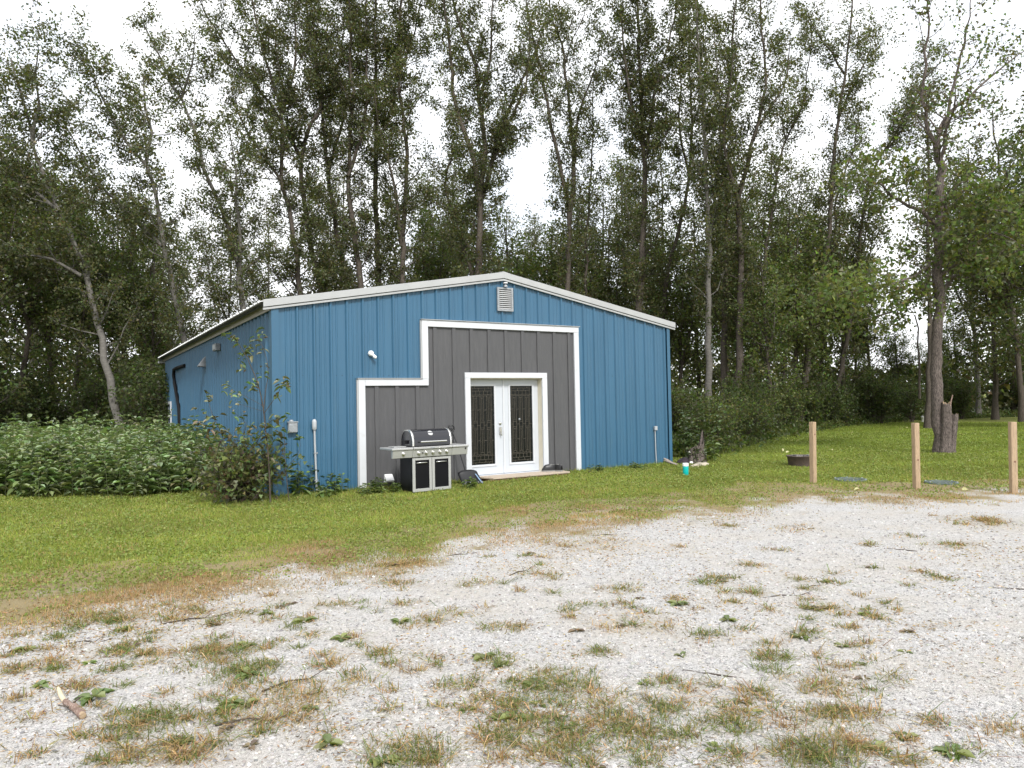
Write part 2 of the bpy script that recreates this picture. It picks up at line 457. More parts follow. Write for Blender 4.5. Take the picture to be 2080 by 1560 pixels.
# green and straw patches in the gravel: photo px x, y, half width, half height, greenness, density
PATCH_PX = [(430, 1325, 95, 26, .45, .8), (490, 1368, 62, 16, .85, .8), (585, 1418, 120, 24, .35, 1), (540, 1470, 130, 32, .3, .9), (655, 1500, 60, 25, .5, .7),
  (330, 1462, 60, 16, .9, .9), (420, 1452, 45, 14, .4, .8), (360, 1540, 90, 22, .5, .8), (240, 1262, 70, 14, .7, .7), (120, 1350, 60, 14, .25, .6), (440, 1250, 90, 16, .4, .7),
  (150, 1400, 50, 10, .5, .5), (30, 1365, 50, 14, .2, .6), (1130, 1395, 85, 20, .8, 1), (1180, 1418, 50, 12, .75, .9), (1290, 1265, 95, 22, .35, .9), (1220, 1330, 30, 10, .9, .8),
  (1030, 1275, 55, 12, .6, .7), (950, 1250, 50, 11, .5, .6), (870, 1265, 55, 13, .5, .8), (775, 1325, 24, 8, .8, .8), (880, 1340, 42, 9, .45, .7), (1015, 1356, 26, 8, .9, .9),
  (960, 1388, 28, 8, .5, .6), (900, 1400, 40, 9, .5, .7), (980, 1425, 36, 11, .3, .8), (925, 1445, 40, 9, .4, .6), (790, 1445, 45, 10, .6, .6), (1020, 1510, 32, 12, .8, .9),
  (1115, 1535, 35, 13, .5, .8), (1170, 1330, 40, 10, .5, .5), (1360, 1390, 60, 14, .5, .7), (1400, 1400, 40, 16, .6, .8), (1345, 1450, 35, 13, .8, .8), (1300, 1500, 70, 22, .75, .9),
  (1390, 1500, 50, 18, .8, .8), (1200, 1445, 40, 10, .3, .7), (1060, 1480, 30, 8, .5, .5), (830, 1545, 60, 18, .85, .9), (720, 1370, 26, 7, .8, .6), (740, 1545, 60, 14, .6, .7),
  (1690, 1400, 62, 15, .25, .9), (1720, 1360, 30, 9, .5, .6), (1670, 1465, 50, 18, .6, .9), (1780, 1455, 45, 14, .3, .8), (1640, 1200, 26, 7, .3, .8), (1520, 1200, 26, 8, .3, .8),
  (1620, 1180, 24, 6, .4, .7), (1770, 1255, 45, 7, .6, .8), (1900, 1275, 60, 8, .35, .7), (1520, 1410, 30, 8, .25, .8), (1460, 1435, 60, 12, .5, .7), (1440, 1480, 40, 14, .8, .8),
  (1730, 1520, 40, 14, .2, .9), (1650, 1540, 45, 18, .95, 1), (1900, 1480, 40, 10, .2, .7), (2050, 1490, 40, 16, .2, .8), (1900, 1465, 24, 7, .3, .6), (1990, 1530, 40, 12, .3, .5),
  (1500, 1540, 50, 18, .5, .8), (1560, 1310, 40, 8, .2, .5), (1430, 1300, 60, 14, .2, .6), (1420, 1240, 50, 10, .3, .5), (1950, 1110, 60, 8, .6, .7), (1830, 1092, 40, 6, .5, .6),
  (2000, 1060, 90, 14, .2, .8), (1620, 1075, 60, 8, .15, .6), (1480, 1070, 40, 7, .3, .5), (1560, 1120, 40, 6, .5, .4), (1180, 1110, 90, 12, .15, .9), (1250, 1200, 60, 10, .5, .5),
  (1100, 1170, 50, 8, .5, .5), (1190, 1230, 60, 8, .4, .4), (950, 1190, 60, 9, .6, .5), (800, 1190, 70, 12, .6, .7), (700, 1230, 60, 11, .6, .6), (820, 1230, 50, 9, .4, .6),
  (640, 1290, 40, 8, .5, .4), (60, 1460, 60, 10, .3, .4), (180, 1500, 40, 8, .5, .3), (60, 1540, 50, 12, .6, .6), (250, 1330, 60, 10, .6, .5), (310, 1290, 60, 12, .6, .6), (540, 1265, 50, 9, .5, .5)]
PATCH = []
for (px, py, a, b, gr, de) in PATCH_PX:
    c = gnd(px, py); rx = abs(gnd(px + a, py)[0] - c[0]); ry = abs(gnd(px, py - b)[1] - gnd(px, py + b)[1]) / 2
    PATCH.append((c[0], c[1], max(rx, .05), max(min(ry, rx * 1.6), .05), gr, de))
_rp = np.random.default_rng(70)
for k in range(620):
    px, py = _rp.uniform(20, 2060), 1110 + 450 * _rp.random() ** .8
    c = gnd(px, py)
    if vnoise(np.array([c[0] * 1.1 + 3]), np.array([c[1] * 1.1 + 12]))[0] < .38 + .3 * _rp.random() or yard(c[0], c[1]) < -.2: continue
    q_ = .02 + .06 * _rp.random() ** 2
    PATCH.append((c[0], c[1], q_ * (1 + .6 * _rp.random()), q_, _rp.choice([.15, .4, .8, .95]), .5 + .4 * _rp.random()))
def patch_field(x, y):
    s = np.zeros_like(x)
    for (cx, cy, rx, ry, gr, de) in PATCH:
        q = ((x - cx) / rx) ** 2 + ((y - cy) / ry) ** 2
        s = np.maximum(s, de * np.exp(-q * 0.9))
    return s

# gravel yard: fine sheet in front of the camera, coarse behind it
cell = 0.075
nx, ny = int(26 / cell), int(13.2 / cell)
X, Y = np.meshgrid(-11 + cell * np.arange(nx + 1), 0.6 + cell * np.arange(ny + 1), indexing='ij')
D = yard(X, Y)
Z = 0.005 + 0.022 * (fbm(X * 0.8, Y * 0.8 + 40) - 0.3) + 0.010 * fbm(X * 5, Y * 5)
Z = np.where(Y < 0.9, 0.006, np.maximum(Z, 0.004))
keep = (D[:-1, :-1] + D[1:, 1:]) / 2 > -2.4
idx = np.arange((nx + 1) * (ny + 1)).reshape(nx + 1, ny + 1)
Q = np.stack([idx[:-1, :-1], idx[1:, :-1], idx[1:, 1:], idx[:-1, 1:]], -1)[keep]
V = np.stack([X, Y, Z], -1).reshape(-1, 3)
nb = len(V)
V = np.concatenate([V, [(-30, -40, 0.006), (30, -40, 0.006), (15, 0.6, 0.006), (-11, 0.6, 0.006)]])
Q = np.concatenate([Q, [[nb, nb + 1, nb + 2, nb + 3]]])
used = np.zeros(len(V), bool); used[Q.ravel()] = True
remap = np.cumsum(used) - 1
me = np_mesh('gravel_yard', V[used], remap[Q], smooth=True)
soil = np.clip(np.concatenate([((0.30 - D) / 1.1 + (fbm(X * 2.6 + 8, Y * 2.6) - .5) * 3.0).ravel(), np.zeros(4)]), 0, 1)
soil = np.maximum(soil, np.concatenate([0.35 * patch_field(X.ravel(), Y.ravel()), np.zeros(4)]))[used]
a = me.attributes.new('soil', 'FLOAT', 'POINT'); a.data.foreach_set('value', soil.astype(np.float32))
tag(link('gravel_yard', me, MT['gravel']), 'pale crushed limestone gravel yard with weeds', None, None, 'structure')

# wood floor under the trees
_ex = [(1385, 934), (1440, 918), (1560, 892), (1700, 868), (1830, 855), (1900, 851.5), (2080, 847)]
EDGE = np.array([gnd(*q)[:2] for q in _ex])
poly = [tuple(p) for p in EDGE] + [(80, 62), (140, 200), (-140, 200), (-120, 22), (-24, 22.5), (-14, 23.5), (-11, 27), (-4, 33), (3, 26)]
g = MB(); g.add([(x, y, 0.006) for x, y in poly], [tuple(range(len(poly)))])
tag(g.build('forest_floor', MT['litter_floor'], fix=False), 'dark leaf litter floor of the woods', None, None, 'structure')

# ------------------------------------------------------------------ blue metal shed
AZ = RAD(90 - 58.1)
FA = np.array([math.cos(AZ), math.sin(AZ), 0]); FB = np.array([-FA[1], FA[0], 0])
ORI = gnd(580, 1009) - FA * 0.17
ORI[2] = 0
def shed_w(x, y, z=0.0):
    return ORI + FA * x + FB * y + np.array([0, 0, z])
SW, SL, EH, RH = 9.64, 16.45, 3.44, 4.29
PITCHR = (RH - EH) / (SW / 2)
def roof_z(x):
    return EH + PITCHR * (SW / 2 - abs(x - SW / 2))
shed = empty('metal_shed', tuple(ORI), AZ)
tag(shed, 'blue ribbed metal shed with low gable roof and charcoal entrance wall', 'shed')

# stepped charcoal wall: outline in shed x, z
CX0, CX1, CX2 = 1.60, 2.95, 6.76
CZ1, CZ2 = 2.05, 3.24
def cut_top(x):
    if CX0 < x < CX1: return CZ1
    if CX1 <= x < CX2: return CZ2
    return -0.02
RIB, BASEW, TOPW, RIBH = 0.3135, 0.070, 0.028, 0.036
def rib_profile(u0, u1, first, RIBH=RIBH):
    """(u, out) points along a ribbed sheet"""
    pts = [(u0, 0.0)]
    k = math.ceil((u0 - first) / RIB - 1e-6)
    while first + k * RIB < u1 - 1e-6:
        c = first + k * RIB
        if c - BASEW / 2 > u0 + 0.003 and c + BASEW / 2 < u1 - 0.003:
            pts += [(c - BASEW / 2, 0), (c - TOPW / 2, RIBH), (c + TOPW / 2, RIBH), (c + BASEW / 2, 0)]
        for m in (0.36, 0.64):
            q = c + RIB * m
            if q + 0.03 < u1: pts += [(q - 0.020, 0), (q - 0.009, 0.011), (q + 0.009, 0.011), (q + 0.020, 0)]
        k += 1
    pts.append((u1, 0.0))
    return pts
# front sheets, three ribs each
x0 = 0.0
first = 0.17 + 0.241
edges = [0.075]
c = first + RIB * 2.5
while c < SW - 0.2:
    edges.append(c); c += RIB * 3
edges.append(SW - 0.06)
for a_, b_ in zip(edges[:-1], edges[1:]):
    mb = MB()
    pr = rib_profile(a_, b_, first)
    for (u, o), (u2, o2) in zip(pr[:-1], pr[1:]):
        um = (u + u2) / 2
        # split where the sheet meets the stepped cut-out
        cuts = sorted([u] + [c for c in (CX0, CX1, CX2) if u < c < u2] + [u2])
        for p, q in zip(cuts[:-1], cuts[1:]):
            f = lambda t: o + (o2 - o) * (t - u) / max(u2 - u, 1e-6)
            zb = cut_top((p + q) / 2)
            mb.add([(p, -f(p), zb), (q, -f(q), zb), (q, -f(q), roof_z(q) + 0.02), (p, -f(p), roof_z(p) + 0.02)], [(0, 1, 2, 3)])
    mb.build('wall_panel', MT['blue'], shed, fix=False)
# left side sheets
ys = [0.075 + 0.0]
while ys[-1] + RIB * 3 < SL - 0.3: ys.append(ys[-1] + RIB * 3)
ys.append(SL)
sfirst = 0.16
for a_, b_ in zip(ys[:-1], ys[1:]):
    mb = MB()
    pr = rib_profile(a_, b_, sfirst, 0.048)
    for (u, o), (u2, o2) in zip(pr[:-1], pr[1:]):
        mb.add([(-o, u2, -0.02), (-o2 if 0 else -o2, u2, -0.02)][:0] + [(-o2, u2, -0.02), (-o, u, -0.02), (-o, u, EH - 0.01), (-o2, u2, EH - 0.01)], [(0, 1, 2, 3)])
    mb.build('wall_panel', MT['blue'], shed, fix=False)
# right side and rear walls (plain backs, seen only from other angles)
mb = MB()
pr = rib_profile(0.075, SL, sfirst)
for (u, o), (u2, o2) in zip(pr[:-1], pr[1:]):
    mb.add([(SW + o, u, -0.02), (SW + o2, u2, -0.02), (SW + o2, u2, EH), (SW + o, u, EH)], [(0, 1, 2, 3)])
mb.build('side_wall', MT['blue'], shed, fix=False)
mb = MB(); mb.prism([(0, -0.02), (SW, -0.02), (SW, EH), (SW / 2, RH), (0, EH)], SL, SL + 0.04)
mb.build('rear_wall', MT['blue'], shed)
# corner trims
for xa in (0, 1):
    mb = MB()
    if xa == 0:
        mb.box(-0.053, 0.075, -0.042, -0.037, -0.02, EH + 0.02)
        mb.box(-0.055, -0.049, -0.0365, 0.10, -0.02, EH - 0.02)
    else:
        mb.box(SW - 0.06, SW + 0.040, -0.042, -0.037, -0.02, EH + 0.02)
        mb.box(SW + 0.037, SW + 0.042, -0.0365, 0.12, -0.02, EH - 0.02)
    mb.build('corner_trim', MT['blue'], shed)
# screw rows
mb = MB()
for zz in (2.19,):
    x = first - RIB
    while x < SW:
        for dx in (0.10, 0.21):
            xx = x + dx
            if 0.1 < xx < SW - 0.08 and zz > cut_top(xx) + 0.03: mb.lathe([(0.009, 0), (0.008, 0.006), (0.0, 0.008)], 6, (xx, -0.001, zz), 'y')
        x += RIB
mb.v = [(a, -0.001 - (b + 0.001), c) for a, b, c in mb.v]
x = CX0 - 0.1
while x < CX1 - 0.1:
    o = len(mb.v); mb.lathe([(0.009, 0), (0.0, 0.008)], 6, (x, -0.012, CZ1 + 0.08), 'y'); x += RIB / 2
o = mb.build('screw_row', MT['screw'], shed)
tag(o, kind='stuff')
# rake fascia: two-step pale steel trim with a lip
OV, FR = 0.20, 0.07       # side overhang, front overhang
def rake(sgn):
    xs = (-OV, SW / 2) if sgn < 0 else (SW / 2, SW + OV)
    zt = lambda x: roof_z(x) + 0.125
    mb = MB()
    def strip(off0, off1, y0, y1):
        vs = []
        for x in xs:
            z = zt(x)
            vs += [(x, y0, z + off0), (x, y1, z + off0), (x, y1, z + off1), (x, y0, z + off1)]
        mb.add(vs, [(0, 1, 2, 3), (4, 7, 6, 5), (0, 4, 5, 1), (1, 5, 6, 2), (2, 6, 7, 3), (3, 7, 4, 0)])
    strip(0.004, -0.128, -FR - 0.025, -FR)
    o = mb.build('fascia', MT['trimgrey'], shed, bevel=0.004)
    mb = MB(); strip(-0.139, -0.178, -FR - 0.006, -FR + 0.03)
    mb.build('fascia_lip', MT['trimgrey'], o)
    mb = MB(); strip(-0.126, -0.140, -FR + 0.004, -FR + 0.03)
    mb.build('fascia_gap', MT['dark'], o)
    return o
rake(-1); rake(1)
# roof sheets, left and right slope
def roof_sheet(y0, y1, sgn):
    mb = MB()
    pr = rib_profile(y0, y1, 0.16)
    xe, xr = (-OV - 0.05, SW / 2) if sgn < 0 else (SW + OV + 0.05, SW / 2)
    for (u, o), (u2, o2) in zip(pr[:-1], pr[1:]):
        za, zb = roof_z(xe) + 0.098, RH + 0.098
        for d0, flip in ((0, 0), (-0.012, 1)):
            q = [(xe, u, za + o + d0), (xe, u2, za + o2 + d0), (xr, u2, zb + o2 + d0), (xr, u, zb + o + d0)]
            mb.add(q if (flip ^ (sgn < 0)) else q[::-1], [(0, 1, 2, 3)])
        mb.add([(xe, u, za + o), (xe, u2, za + o2), (xe, u2, za + o2 - 0.012), (xe, u, za + o - 0.012)], [(0, 1, 2, 3)])
    return mb.build('roof_panel', MT['roof'], shed, fix=False)
yy = -FR
while yy < SL + 0.08:
    y2 = min(yy + RIB * 3, SL + 0.1)
    roof_sheet(yy, y2, -1); roof_sheet(yy, y2, 1)
    yy = y2
mb = MB(); mb.prism([(SW / 2 - 0.18, RH + 0.11), (SW / 2, RH + 0.145), (SW / 2 + 0.18, RH + 0.11), (SW / 2, RH + 0.135)], -FR, SL + 0.1)
mb.build('ridge_cap', MT['trimgrey'], shed)
# left soffit and eave trim
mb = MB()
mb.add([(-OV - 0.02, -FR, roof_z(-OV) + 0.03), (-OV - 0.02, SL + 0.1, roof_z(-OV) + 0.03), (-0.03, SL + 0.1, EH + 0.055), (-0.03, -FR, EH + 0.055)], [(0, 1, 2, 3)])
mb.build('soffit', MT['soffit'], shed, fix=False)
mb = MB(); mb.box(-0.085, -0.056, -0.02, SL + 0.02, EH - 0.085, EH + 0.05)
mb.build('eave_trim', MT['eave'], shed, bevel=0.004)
mb = MB(); mb.box(-OV - 0.05, 0.0, SL + 0.09, SL + 0.12, EH - 0.13, EH + 0.09)
mb.build('rear_fascia', MT['trimgrey'], shed)
mb = MB(); mb.box(SW + 0.036, SW + 0.07, -0.02, SL, EH - 0.085, EH + 0.05)
mb.build('eave_trim', MT['eave'], shed)

# charcoal board and batten siding
DX0, DX1, DZ1 = 3.97, 5.78, 2.14         # door opening inside the casing
bat_up = [3.18, 3.612, 4.023, 4.452, 4.869, 5.298, 5.714, 6.141, 6.553]
bat_lo = [1.919, 2.343, 2.777]
bats = bat_lo + bat_up
eds = [CX0] + bats + [CX2]
YS = -0.012
for a_, b_ in zip(eds[:-1], eds[1:]):
    mb = MB()
    cuts = sorted([a_, b_] + [c for c in (CX1, DX0 - 0.02, DX1 + 0.02) if a_ < c < b_])
    for p, q in zip(cuts[:-1], cuts[1:]):
        m_ = (p + q) / 2
        zt = CZ1 if m_ < CX1 else CZ2
        zb = DZ1 + 0.02 if DX0 - 0.02 < m_ < DX1 + 0.02 else -0.02
        mb.box(p + (0.0015 if p == a_ else 0), q - (0.0015 if q == b_ else 0), YS, YS + 0.012, zb, zt)
    mb.build('siding_board', MT['siding'], shed)
for c in bats:
    zt = CZ1 if c < CX1 - 0.05 else CZ2
    zb = DZ1 + 0.10 if DX0 - 0.1 < c < DX1 + 0.1 else -0.01
    mb = MB(); mb.box(c - 0.041, c + 0.041, YS - 0.027, YS - 0.0015, zb, zt - 0.02)
    mb.build('batten', MT['siding'], shed, bevel=0.003)
# white trim boards round the charcoal wall
TW, TY0, TY1 = 0.135, -0.062, -0.0135
def board(name, x0, x1, z0, z1, y0=TY0, y1=TY1, m='white', par=None, bev=0.004):
    return MB().box(x0, x1, y0, y1, z0, z1).build(name, MT[m], par or shed, bevel=bev)
board('trim_board', CX0 - 0.055, CX0 + TW - 0.055, -0.03, CZ1 + 0.075 - 0.0)
board('trim_board', CX0 + TW - 0.053, CX1 + TW - 0.07, CZ1 - 0.06, CZ1 + 0.072)
board('trim_board', CX1 - 0.065, CX1 + TW - 0.067, CZ1 + 0.074, CZ2 + 0.072)
board('trim_board', CX1 + TW - 0.065, CX2 + 0.055, CZ2 - 0.06, CZ2 + 0.070)
board('trim_board', CX2 - TW + 0.055, CX2 + 0.053, -0.06, CZ2 - 0.062)
for (xa, xb, zc) in ((CX0 - 0.075, CX1 - 0.068, CZ1 + 0.077), (CX1 - 0.085, CX2 + 0.075, CZ2 + 0.075)):
    mb = MB(); mb.prism([(xa, zc), (xb, zc), (xb, zc + 0.012), (xa, zc + 0.012)], -0.085, -0.001)
    o = mb.build('cap_flashing', MT['trimgrey'], shed)
# weathered ends on the outer edges of the trims
mb = MB(); mb.box(CX0 - 0.085, CX0 - 0.058, -0.050, -0.003, -0.03, CZ1 + 0.06); mb.build('trim_return', MT['trimgrey'], shed)
mb = MB(); mb.box(CX1 - 0.094, CX1 - 0.068, -0.050, -0.003, CZ1 + 0.09, CZ2 + 0.06); mb.build('trim_return', MT['trimgrey'], shed)

# double door
DY = 0.13
casing = board('door_casing', DX0 - 0.125, DX1 + 0.13, DZ1, DZ1 + 0.115, -0.060, -0.014)
board('casing_leg', DX0 - 0.125, DX0, 0.02, DZ1 - 0.002, -0.060, -0.014, par=casing)
board('casing_leg', DX1, DX1 + 0.13, 0.02, DZ1 - 0.002, -0.060, -0.014, par=casing)
jamb = board('jamb', DX1 - 0.002, DX1 + 0.03, 0.06, DZ1, -0.013, DY + 0.05, 'cream', bev=0)
board('jamb', DX0 - 0.03, DX0 + 0.002, 0.06, DZ1, -0.013, DY + 0.05, 'cream', bev=0)
board('head_jamb', DX0 + 0.003, DX1 - 0.003, DZ1 - 0.02, DZ1 + 0.02, -0.013, DY + 0.05, 'cream', bev=0)
board('threshold', DX0 - 0.05, DX1 + 0.05, 0.045, 0.085, -0.055, DY + 0.03, 'doorwhite')
mb = MB(); mb.box(DX0 - 0.03, DX1 + 0.03, DY + 0.052, DY + 0.06, 0, DZ1 + 0.05); mb.build('door_backing', MT['dark'], shed)
def door_leaf(x0, x1, hand):
    z0, z1 = 0.092, DZ1 - 0.024
    gz0, gz1 = 0.305, 1.975
    gx0 = x0 + (0.075 if hand < 0 else 0.17); gx1 = x1 - (0.22 if hand < 0 else 0.155)
    mb = MB()
    for (a, b, c, d) in ((x0, gx0, z0, z1), (gx1, x1, z0, z1), (gx0, gx1, z0, gz0), (gx0, gx1, gz1, z1)):
        mb.box(a, b, DY, DY + 0.045, c, d)
    leaf = mb.build('door', MT['doorwhite'], shed)
    mb = MB(); fw = 0.042
    for (a, b, c, d) in ((gx0 - fw, gx0, gz0 - fw, gz1 + fw), (gx1, gx1 + fw, gz0 - fw, gz1 + fw), (gx0, gx1, gz0 - fw, gz0), (gx0, gx1, gz1, gz1 + fw)):
        mb.box(a, b, DY - 0.016, DY - 0.001, c, d)
    mb.build('glazing_frame', MT['white'], leaf, bevel=0.004)
    mb = MB(); mb.box(gx0, gx1, DY + 0.012, DY + 0.02, gz0, gz1); mb.build('glass', MT['glass'], leaf)
    # leaded came pattern
    W, H = gx1 - gx0, gz1 - gz0
    mb = MB()
    def vl(u, v0, v1, t=0.0036): mb.box(gx0 + u * W - t / 2, gx0 + u * W + t / 2, DY + 0.006, DY + 0.0115, gz0 + v0 * H, gz0 + v1 * H)
    def hl(v, u0, u1, t=0.0036): mb.box(gx0 + u0 * W, gx0 + u1 * W, DY + 0.005, DY + 0.0112, gz0 + v * H - t / 2, gz0 + v * H + t / 2)
    for fl in (0, 1):
        m_ = (lambda v: 1 - v) if fl == 0 else (lambda v: v)
        def V_(u, a, b): vl(u, min(m_(a), m_(b)), max(m_(a), m_(b)))
        hl(m_(0.028), 0.09, 0.89); hl(m_(0.063), 0.09, 0.89); hl(m_(0.112), 0.0, 1.0); hl(m_(0.127), 0.09, 0.89)
        for u in (0.09, 0.89): V_(u, 0.0, 0.5)
        for u in (0.36, 0.62): V_(u, 0.028, 0.063)
        for u in (0.2, 0.77): V_(u, 0.0, 0.028)
        for u in (0.25, 0.41, 0.57, 0.73): V_(u, 0.063, 0.112)
        for u0 in (0.145, 0.42, 0.695):
            hl(m_(0.152), u0, u0 + 0.14)
            for u in (u0, u0 + 0.07, u0 + 0.14): V_(u, 0.127 if u != u0 + 0.07 else 0.152, 0.44)
            hl(m_(0.445), u0, u0 + 0.15); hl(m_(0.467), u0, u0 + 0.15)
            for u in (u0, u0 + 0.15): V_(u, 0.445, 0.5)
        for (u0, u1) in ((0, 0.1), (0.30, 0.42), (0.56, 0.69), (0.88, 1.0)): hl(m_(0.305), u0, u1)
    for (u0, u1) in ((0, 0.145), (0.295, 0.42), (0.57, 0.695), (0.845, 1.0)): hl(0.5, u0, u1)
    mb.build('leading', MT['lead'], leaf, fix=False)
    return leaf
dm = (DX0 + DX1) / 2 - 0.012
dl = door_leaf(DX0 + 0.006, dm - 0.004, -1)
dr = door_leaf(dm + 0.004, DX1 - 0.006, 1)
board('astragal', dm - 0.012, dm + 0.026, 0.095, DZ1 - 0.03, DY - 0.018, DY - 0.001, 'white', dl)
mb = MB()
mb.box(dm - 0.115, dm - 0.055, DY - 0.03, DY - 0.001, 0.93, 1.09)
mb.lathe([(0.0, -0.012), (0.03, -0.012), (0.034, 0)], 14, (dm - 0.085, DY - 0.012, 1.17), 'y')
mb.bar((dm - 0.085, DY - 0.06, 0.90), (dm - 0.085, DY - 0.06, 1.0), 0.022); mb.bar((dm - 0.085, DY - 0.06, 0.95), (dm - 0.085, DY, 0.95), 0.02)
mb.build('door_lock', MT['chrome'], dl, bevel=0.005)
# pale sticker mark on the right glass
mb = MB(); mb.lathe([(0.0, 0), (0.028, 0.001), (0.022, 0.004)], 9, (dm + 0.42, DY + 0.003, 1.24), 'y'); mb.build('glass_smudge', MT['galv'], dr)

# gable louvre with a little lamp above it
LX0, LX1, LZ0, LZ1 = 4.66, 5.06, 3.58, 4.09
mb = MB()
for (a, b, c, d) in ((LX0, LX0 + .045, LZ0, LZ1), (LX1 - .045, LX1, LZ0, LZ1), (LX0 + .045, LX1 - .045, LZ0, LZ0 + .04), (LX0 + .045, LX1 - .045, LZ1 - .04, LZ1)):
    mb.box(a, b, -0.065, -0.03, c, d)
vent = mb.build('gable_vent', MT['galv'], shed, bevel=0.003)
mb = MB(); mb.box(LX0 + .01, LX1 - .01, -0.034, -0.031, LZ0 + .01, LZ1 - .01); mb.build('vent_back', MT['dark'], vent)
for k in range(10):
    z = LZ0 + 0.062 + k * 0.0425
    mb = MB(); mb.add([(LX0 + .046, -0.064, z - .014), (LX1 - .046, -0.064, z - .014), (LX1 - .046, -0.04, z + .013), (LX0 + .046, -0.04, z + .013),
                       (LX0 + .046, -0.061, z - .018), (LX1 - .046, -0.061, z - .018), (LX1 - .046, -0.037, z + .009), (LX0 + .046, -0.037, z + .009)],
                      [(0, 1, 2, 3), (7, 6, 5, 4), (0, 4, 5, 1)])
    mb.build('louvre_slat', MT['trimgrey'], vent, fix=False)
mb = MB(); mb.lathe([(0.045, 0), (0.04, 0.03), (0.018, 0.045), (0.016, 0.085)], 14, (4.855, -0.085, 4.10))
gl = mb.build('gable_lamp', MT['galv'], shed)
mb = MB(); mb.bar((4.855, -0.085, 4.18), (4.855, -0.02, 4.20), 0.025); mb.lathe([(0.05, -0.01), (0.045, 0.01)], 14, (4.855, -0.085, 4.185)); mb.build('lamp_arm', MT['plastic_white'], gl)
# bare bulb lamp holder on the blue wall
LB = (1.84, -0.03, 2.585)
mb = MB(); mb.lathe([(0.0, -0.055), (0.035, -0.055), (0.052, -0.035), (0.056, 0.0)], 18, (LB[0] - 0.03, LB[1], LB[2] + 0.03), 'y')
lamp = mb.build('lamp_holder', MT['plastic_white'], shed)
mb = MB()
d = Vector((0.55, -0.45, -0.75)).normalized(); p0 = Vector((LB[0] - 0.02, LB[1] - 0.04, LB[2] + 0.02))
mb.tube([p0 + d * t for t in (0, .035, .06, .085, .105, .118, .123)], [.022, .024, .030, .034, .030, .017, .004], 14)
mb.build('bulb', MT['plastic_white'], lamp)
# meter box and conduit riser at the left corner
mb = MB(); mb.box(0.21, 0.375, -0.11, -0.03, 1.15, 1.33); o = mb.build('electric_box', MT['galv'], shed, bevel=0.012)
mb = MB(); mb.box(0.20, 0.385, -0.118, -0.028, 1.33, 1.352); mb.lathe([(0.04, 0), (0.036, 0.03), (0.0, 0.035)], 12, (0.27, -0.07, 1.35)); mb.build('box_lid', MT['galv'], o, bevel=0.004)
mb = MB(); mb.box(0.235, 0.35, -0.115, -0.109, 1.18, 1.30); mb.build('box_cover', MT['galv'], o, bevel=0.003)
mb = MB(); mb.tube([(0.692, -0.055, 1.24), (0.697, -0.055, 0.9), (0.712, -0.055, 0.4), (0.722, -0.055, -0.02)], 0.019, 10); o = mb.build('conduit', MT['conduit'], shed)
mb = MB(); mb.tube([(0.69, -0.06, 1.185), (0.69, -0.06, 1.21), (0.69, -0.06, 1.34), (0.69, -0.06, 1.372), (0.69, -0.06, 1.385)], [.03, .043, .043, .03, .006], 12); mb.build('weather_cap', MT['conduit'], o)
for z in (0.75, 0.25):
    mb = MB(); mb.box(0.675, 0.745, -0.076, -0.033, z, z + 0.02); mb.build('pipe_strap', MT['galv'], o)
# small box and conduit near the right corner
mb = MB(); mb.box(9.075, 9.155, -0.09, -0.03, 0.86, 0.96); o = mb.build('outlet_box', MT['conduit'], shed, bevel=0.006)
mb = MB(); mb.tube([(9.105, -0.05, 0.86), (9.11, -0.05, 0.4), (9.13, -0.05, -0.02)], 0.013, 8); mb.build('conduit', MT['conduit'], o)
# white vent hood low on the charcoal wall
mb = MB(); mb.prism([(2.04, 0.115), (2.22, 0.115), (2.21, 0.27), (2.05, 0.27)], -0.05, -0.014)
o = mb.build('vent_hood', MT['plastic_white'], shed, bevel=0.006)
mb = MB(); mb.add([(2.05, -0.05, 0.268), (2.21, -0.05, 0.268), (2.215, -0.14, 0.16), (2.045, -0.14, 0.16), (2.05, -0.05, 0.12), (2.21, -0.05, 0.12), (2.215, -0.12, 0.125), (2.045, -0.12, 0.125)],
                  [(0, 1, 2, 3), (3, 2, 6, 7), (0, 3, 7, 4), (1, 5, 6, 2), (4, 7, 6, 5)]); mb.build('hood_cover', MT['plastic_white'], o, bevel=0.004)
# left wall: black hose, vent, lamp, far window
hp = [(-0.06, 10.95, 2.93), (-0.10, 12.3, 2.93), (-0.12, 13.0, 2.90), (-0.12, 13.1, 2.72), (-0.10, 13.05, 2.45), (-0.08, 12.6, 2.0), (-0.07, 12.25, 1.6), (-0.07, 12.15, 1.0), (-0.07, 12.15, 0.0)]
mb = MB(); mb.tube(hp, 0.055, 10); mb.build('drain_hose', MT['blackpipe'], shed)
mb = MB(); mb.box(-0.13, -0.04, 12.06, 12.22, 0.86, 0.89); mb.build('hose_strap', MT['conduit'], shed)
mb = MB(); mb.add([(-0.03, 7.15, 2.98), (-0.03, 7.5, 2.98), (-0.20, 7.5, 2.74), (-0.20, 7.15, 2.74), (-0.03, 7.15, 2.70), (-0.03, 7.5, 2.70), (-0.20, 7.5, 2.72), (-0.20, 7.15, 2.72)],
                  [(0, 1, 2, 3), (3, 2, 6, 7), (0, 3, 7, 4), (1, 5, 6, 2)]); mb.build('wall_vent', MT['wallgrey'], shed)
mb = MB(); mb.box(-0.15, -0.03, 5.05, 5.45, 2.99, 3.16); o = mb.build('wall_lamp', MT['wallgrey'], shed, bevel=0.01)
mb = MB(); mb.box(-0.158, -0.151, 5.08, 5.42, 3.02, 3.13); mb.build('lamp_lens', MT['galv'], o)
WY0, WY1, WZ0, WZ1 = 14.5, 15.95, 0.72, 1.86
mb = MB()
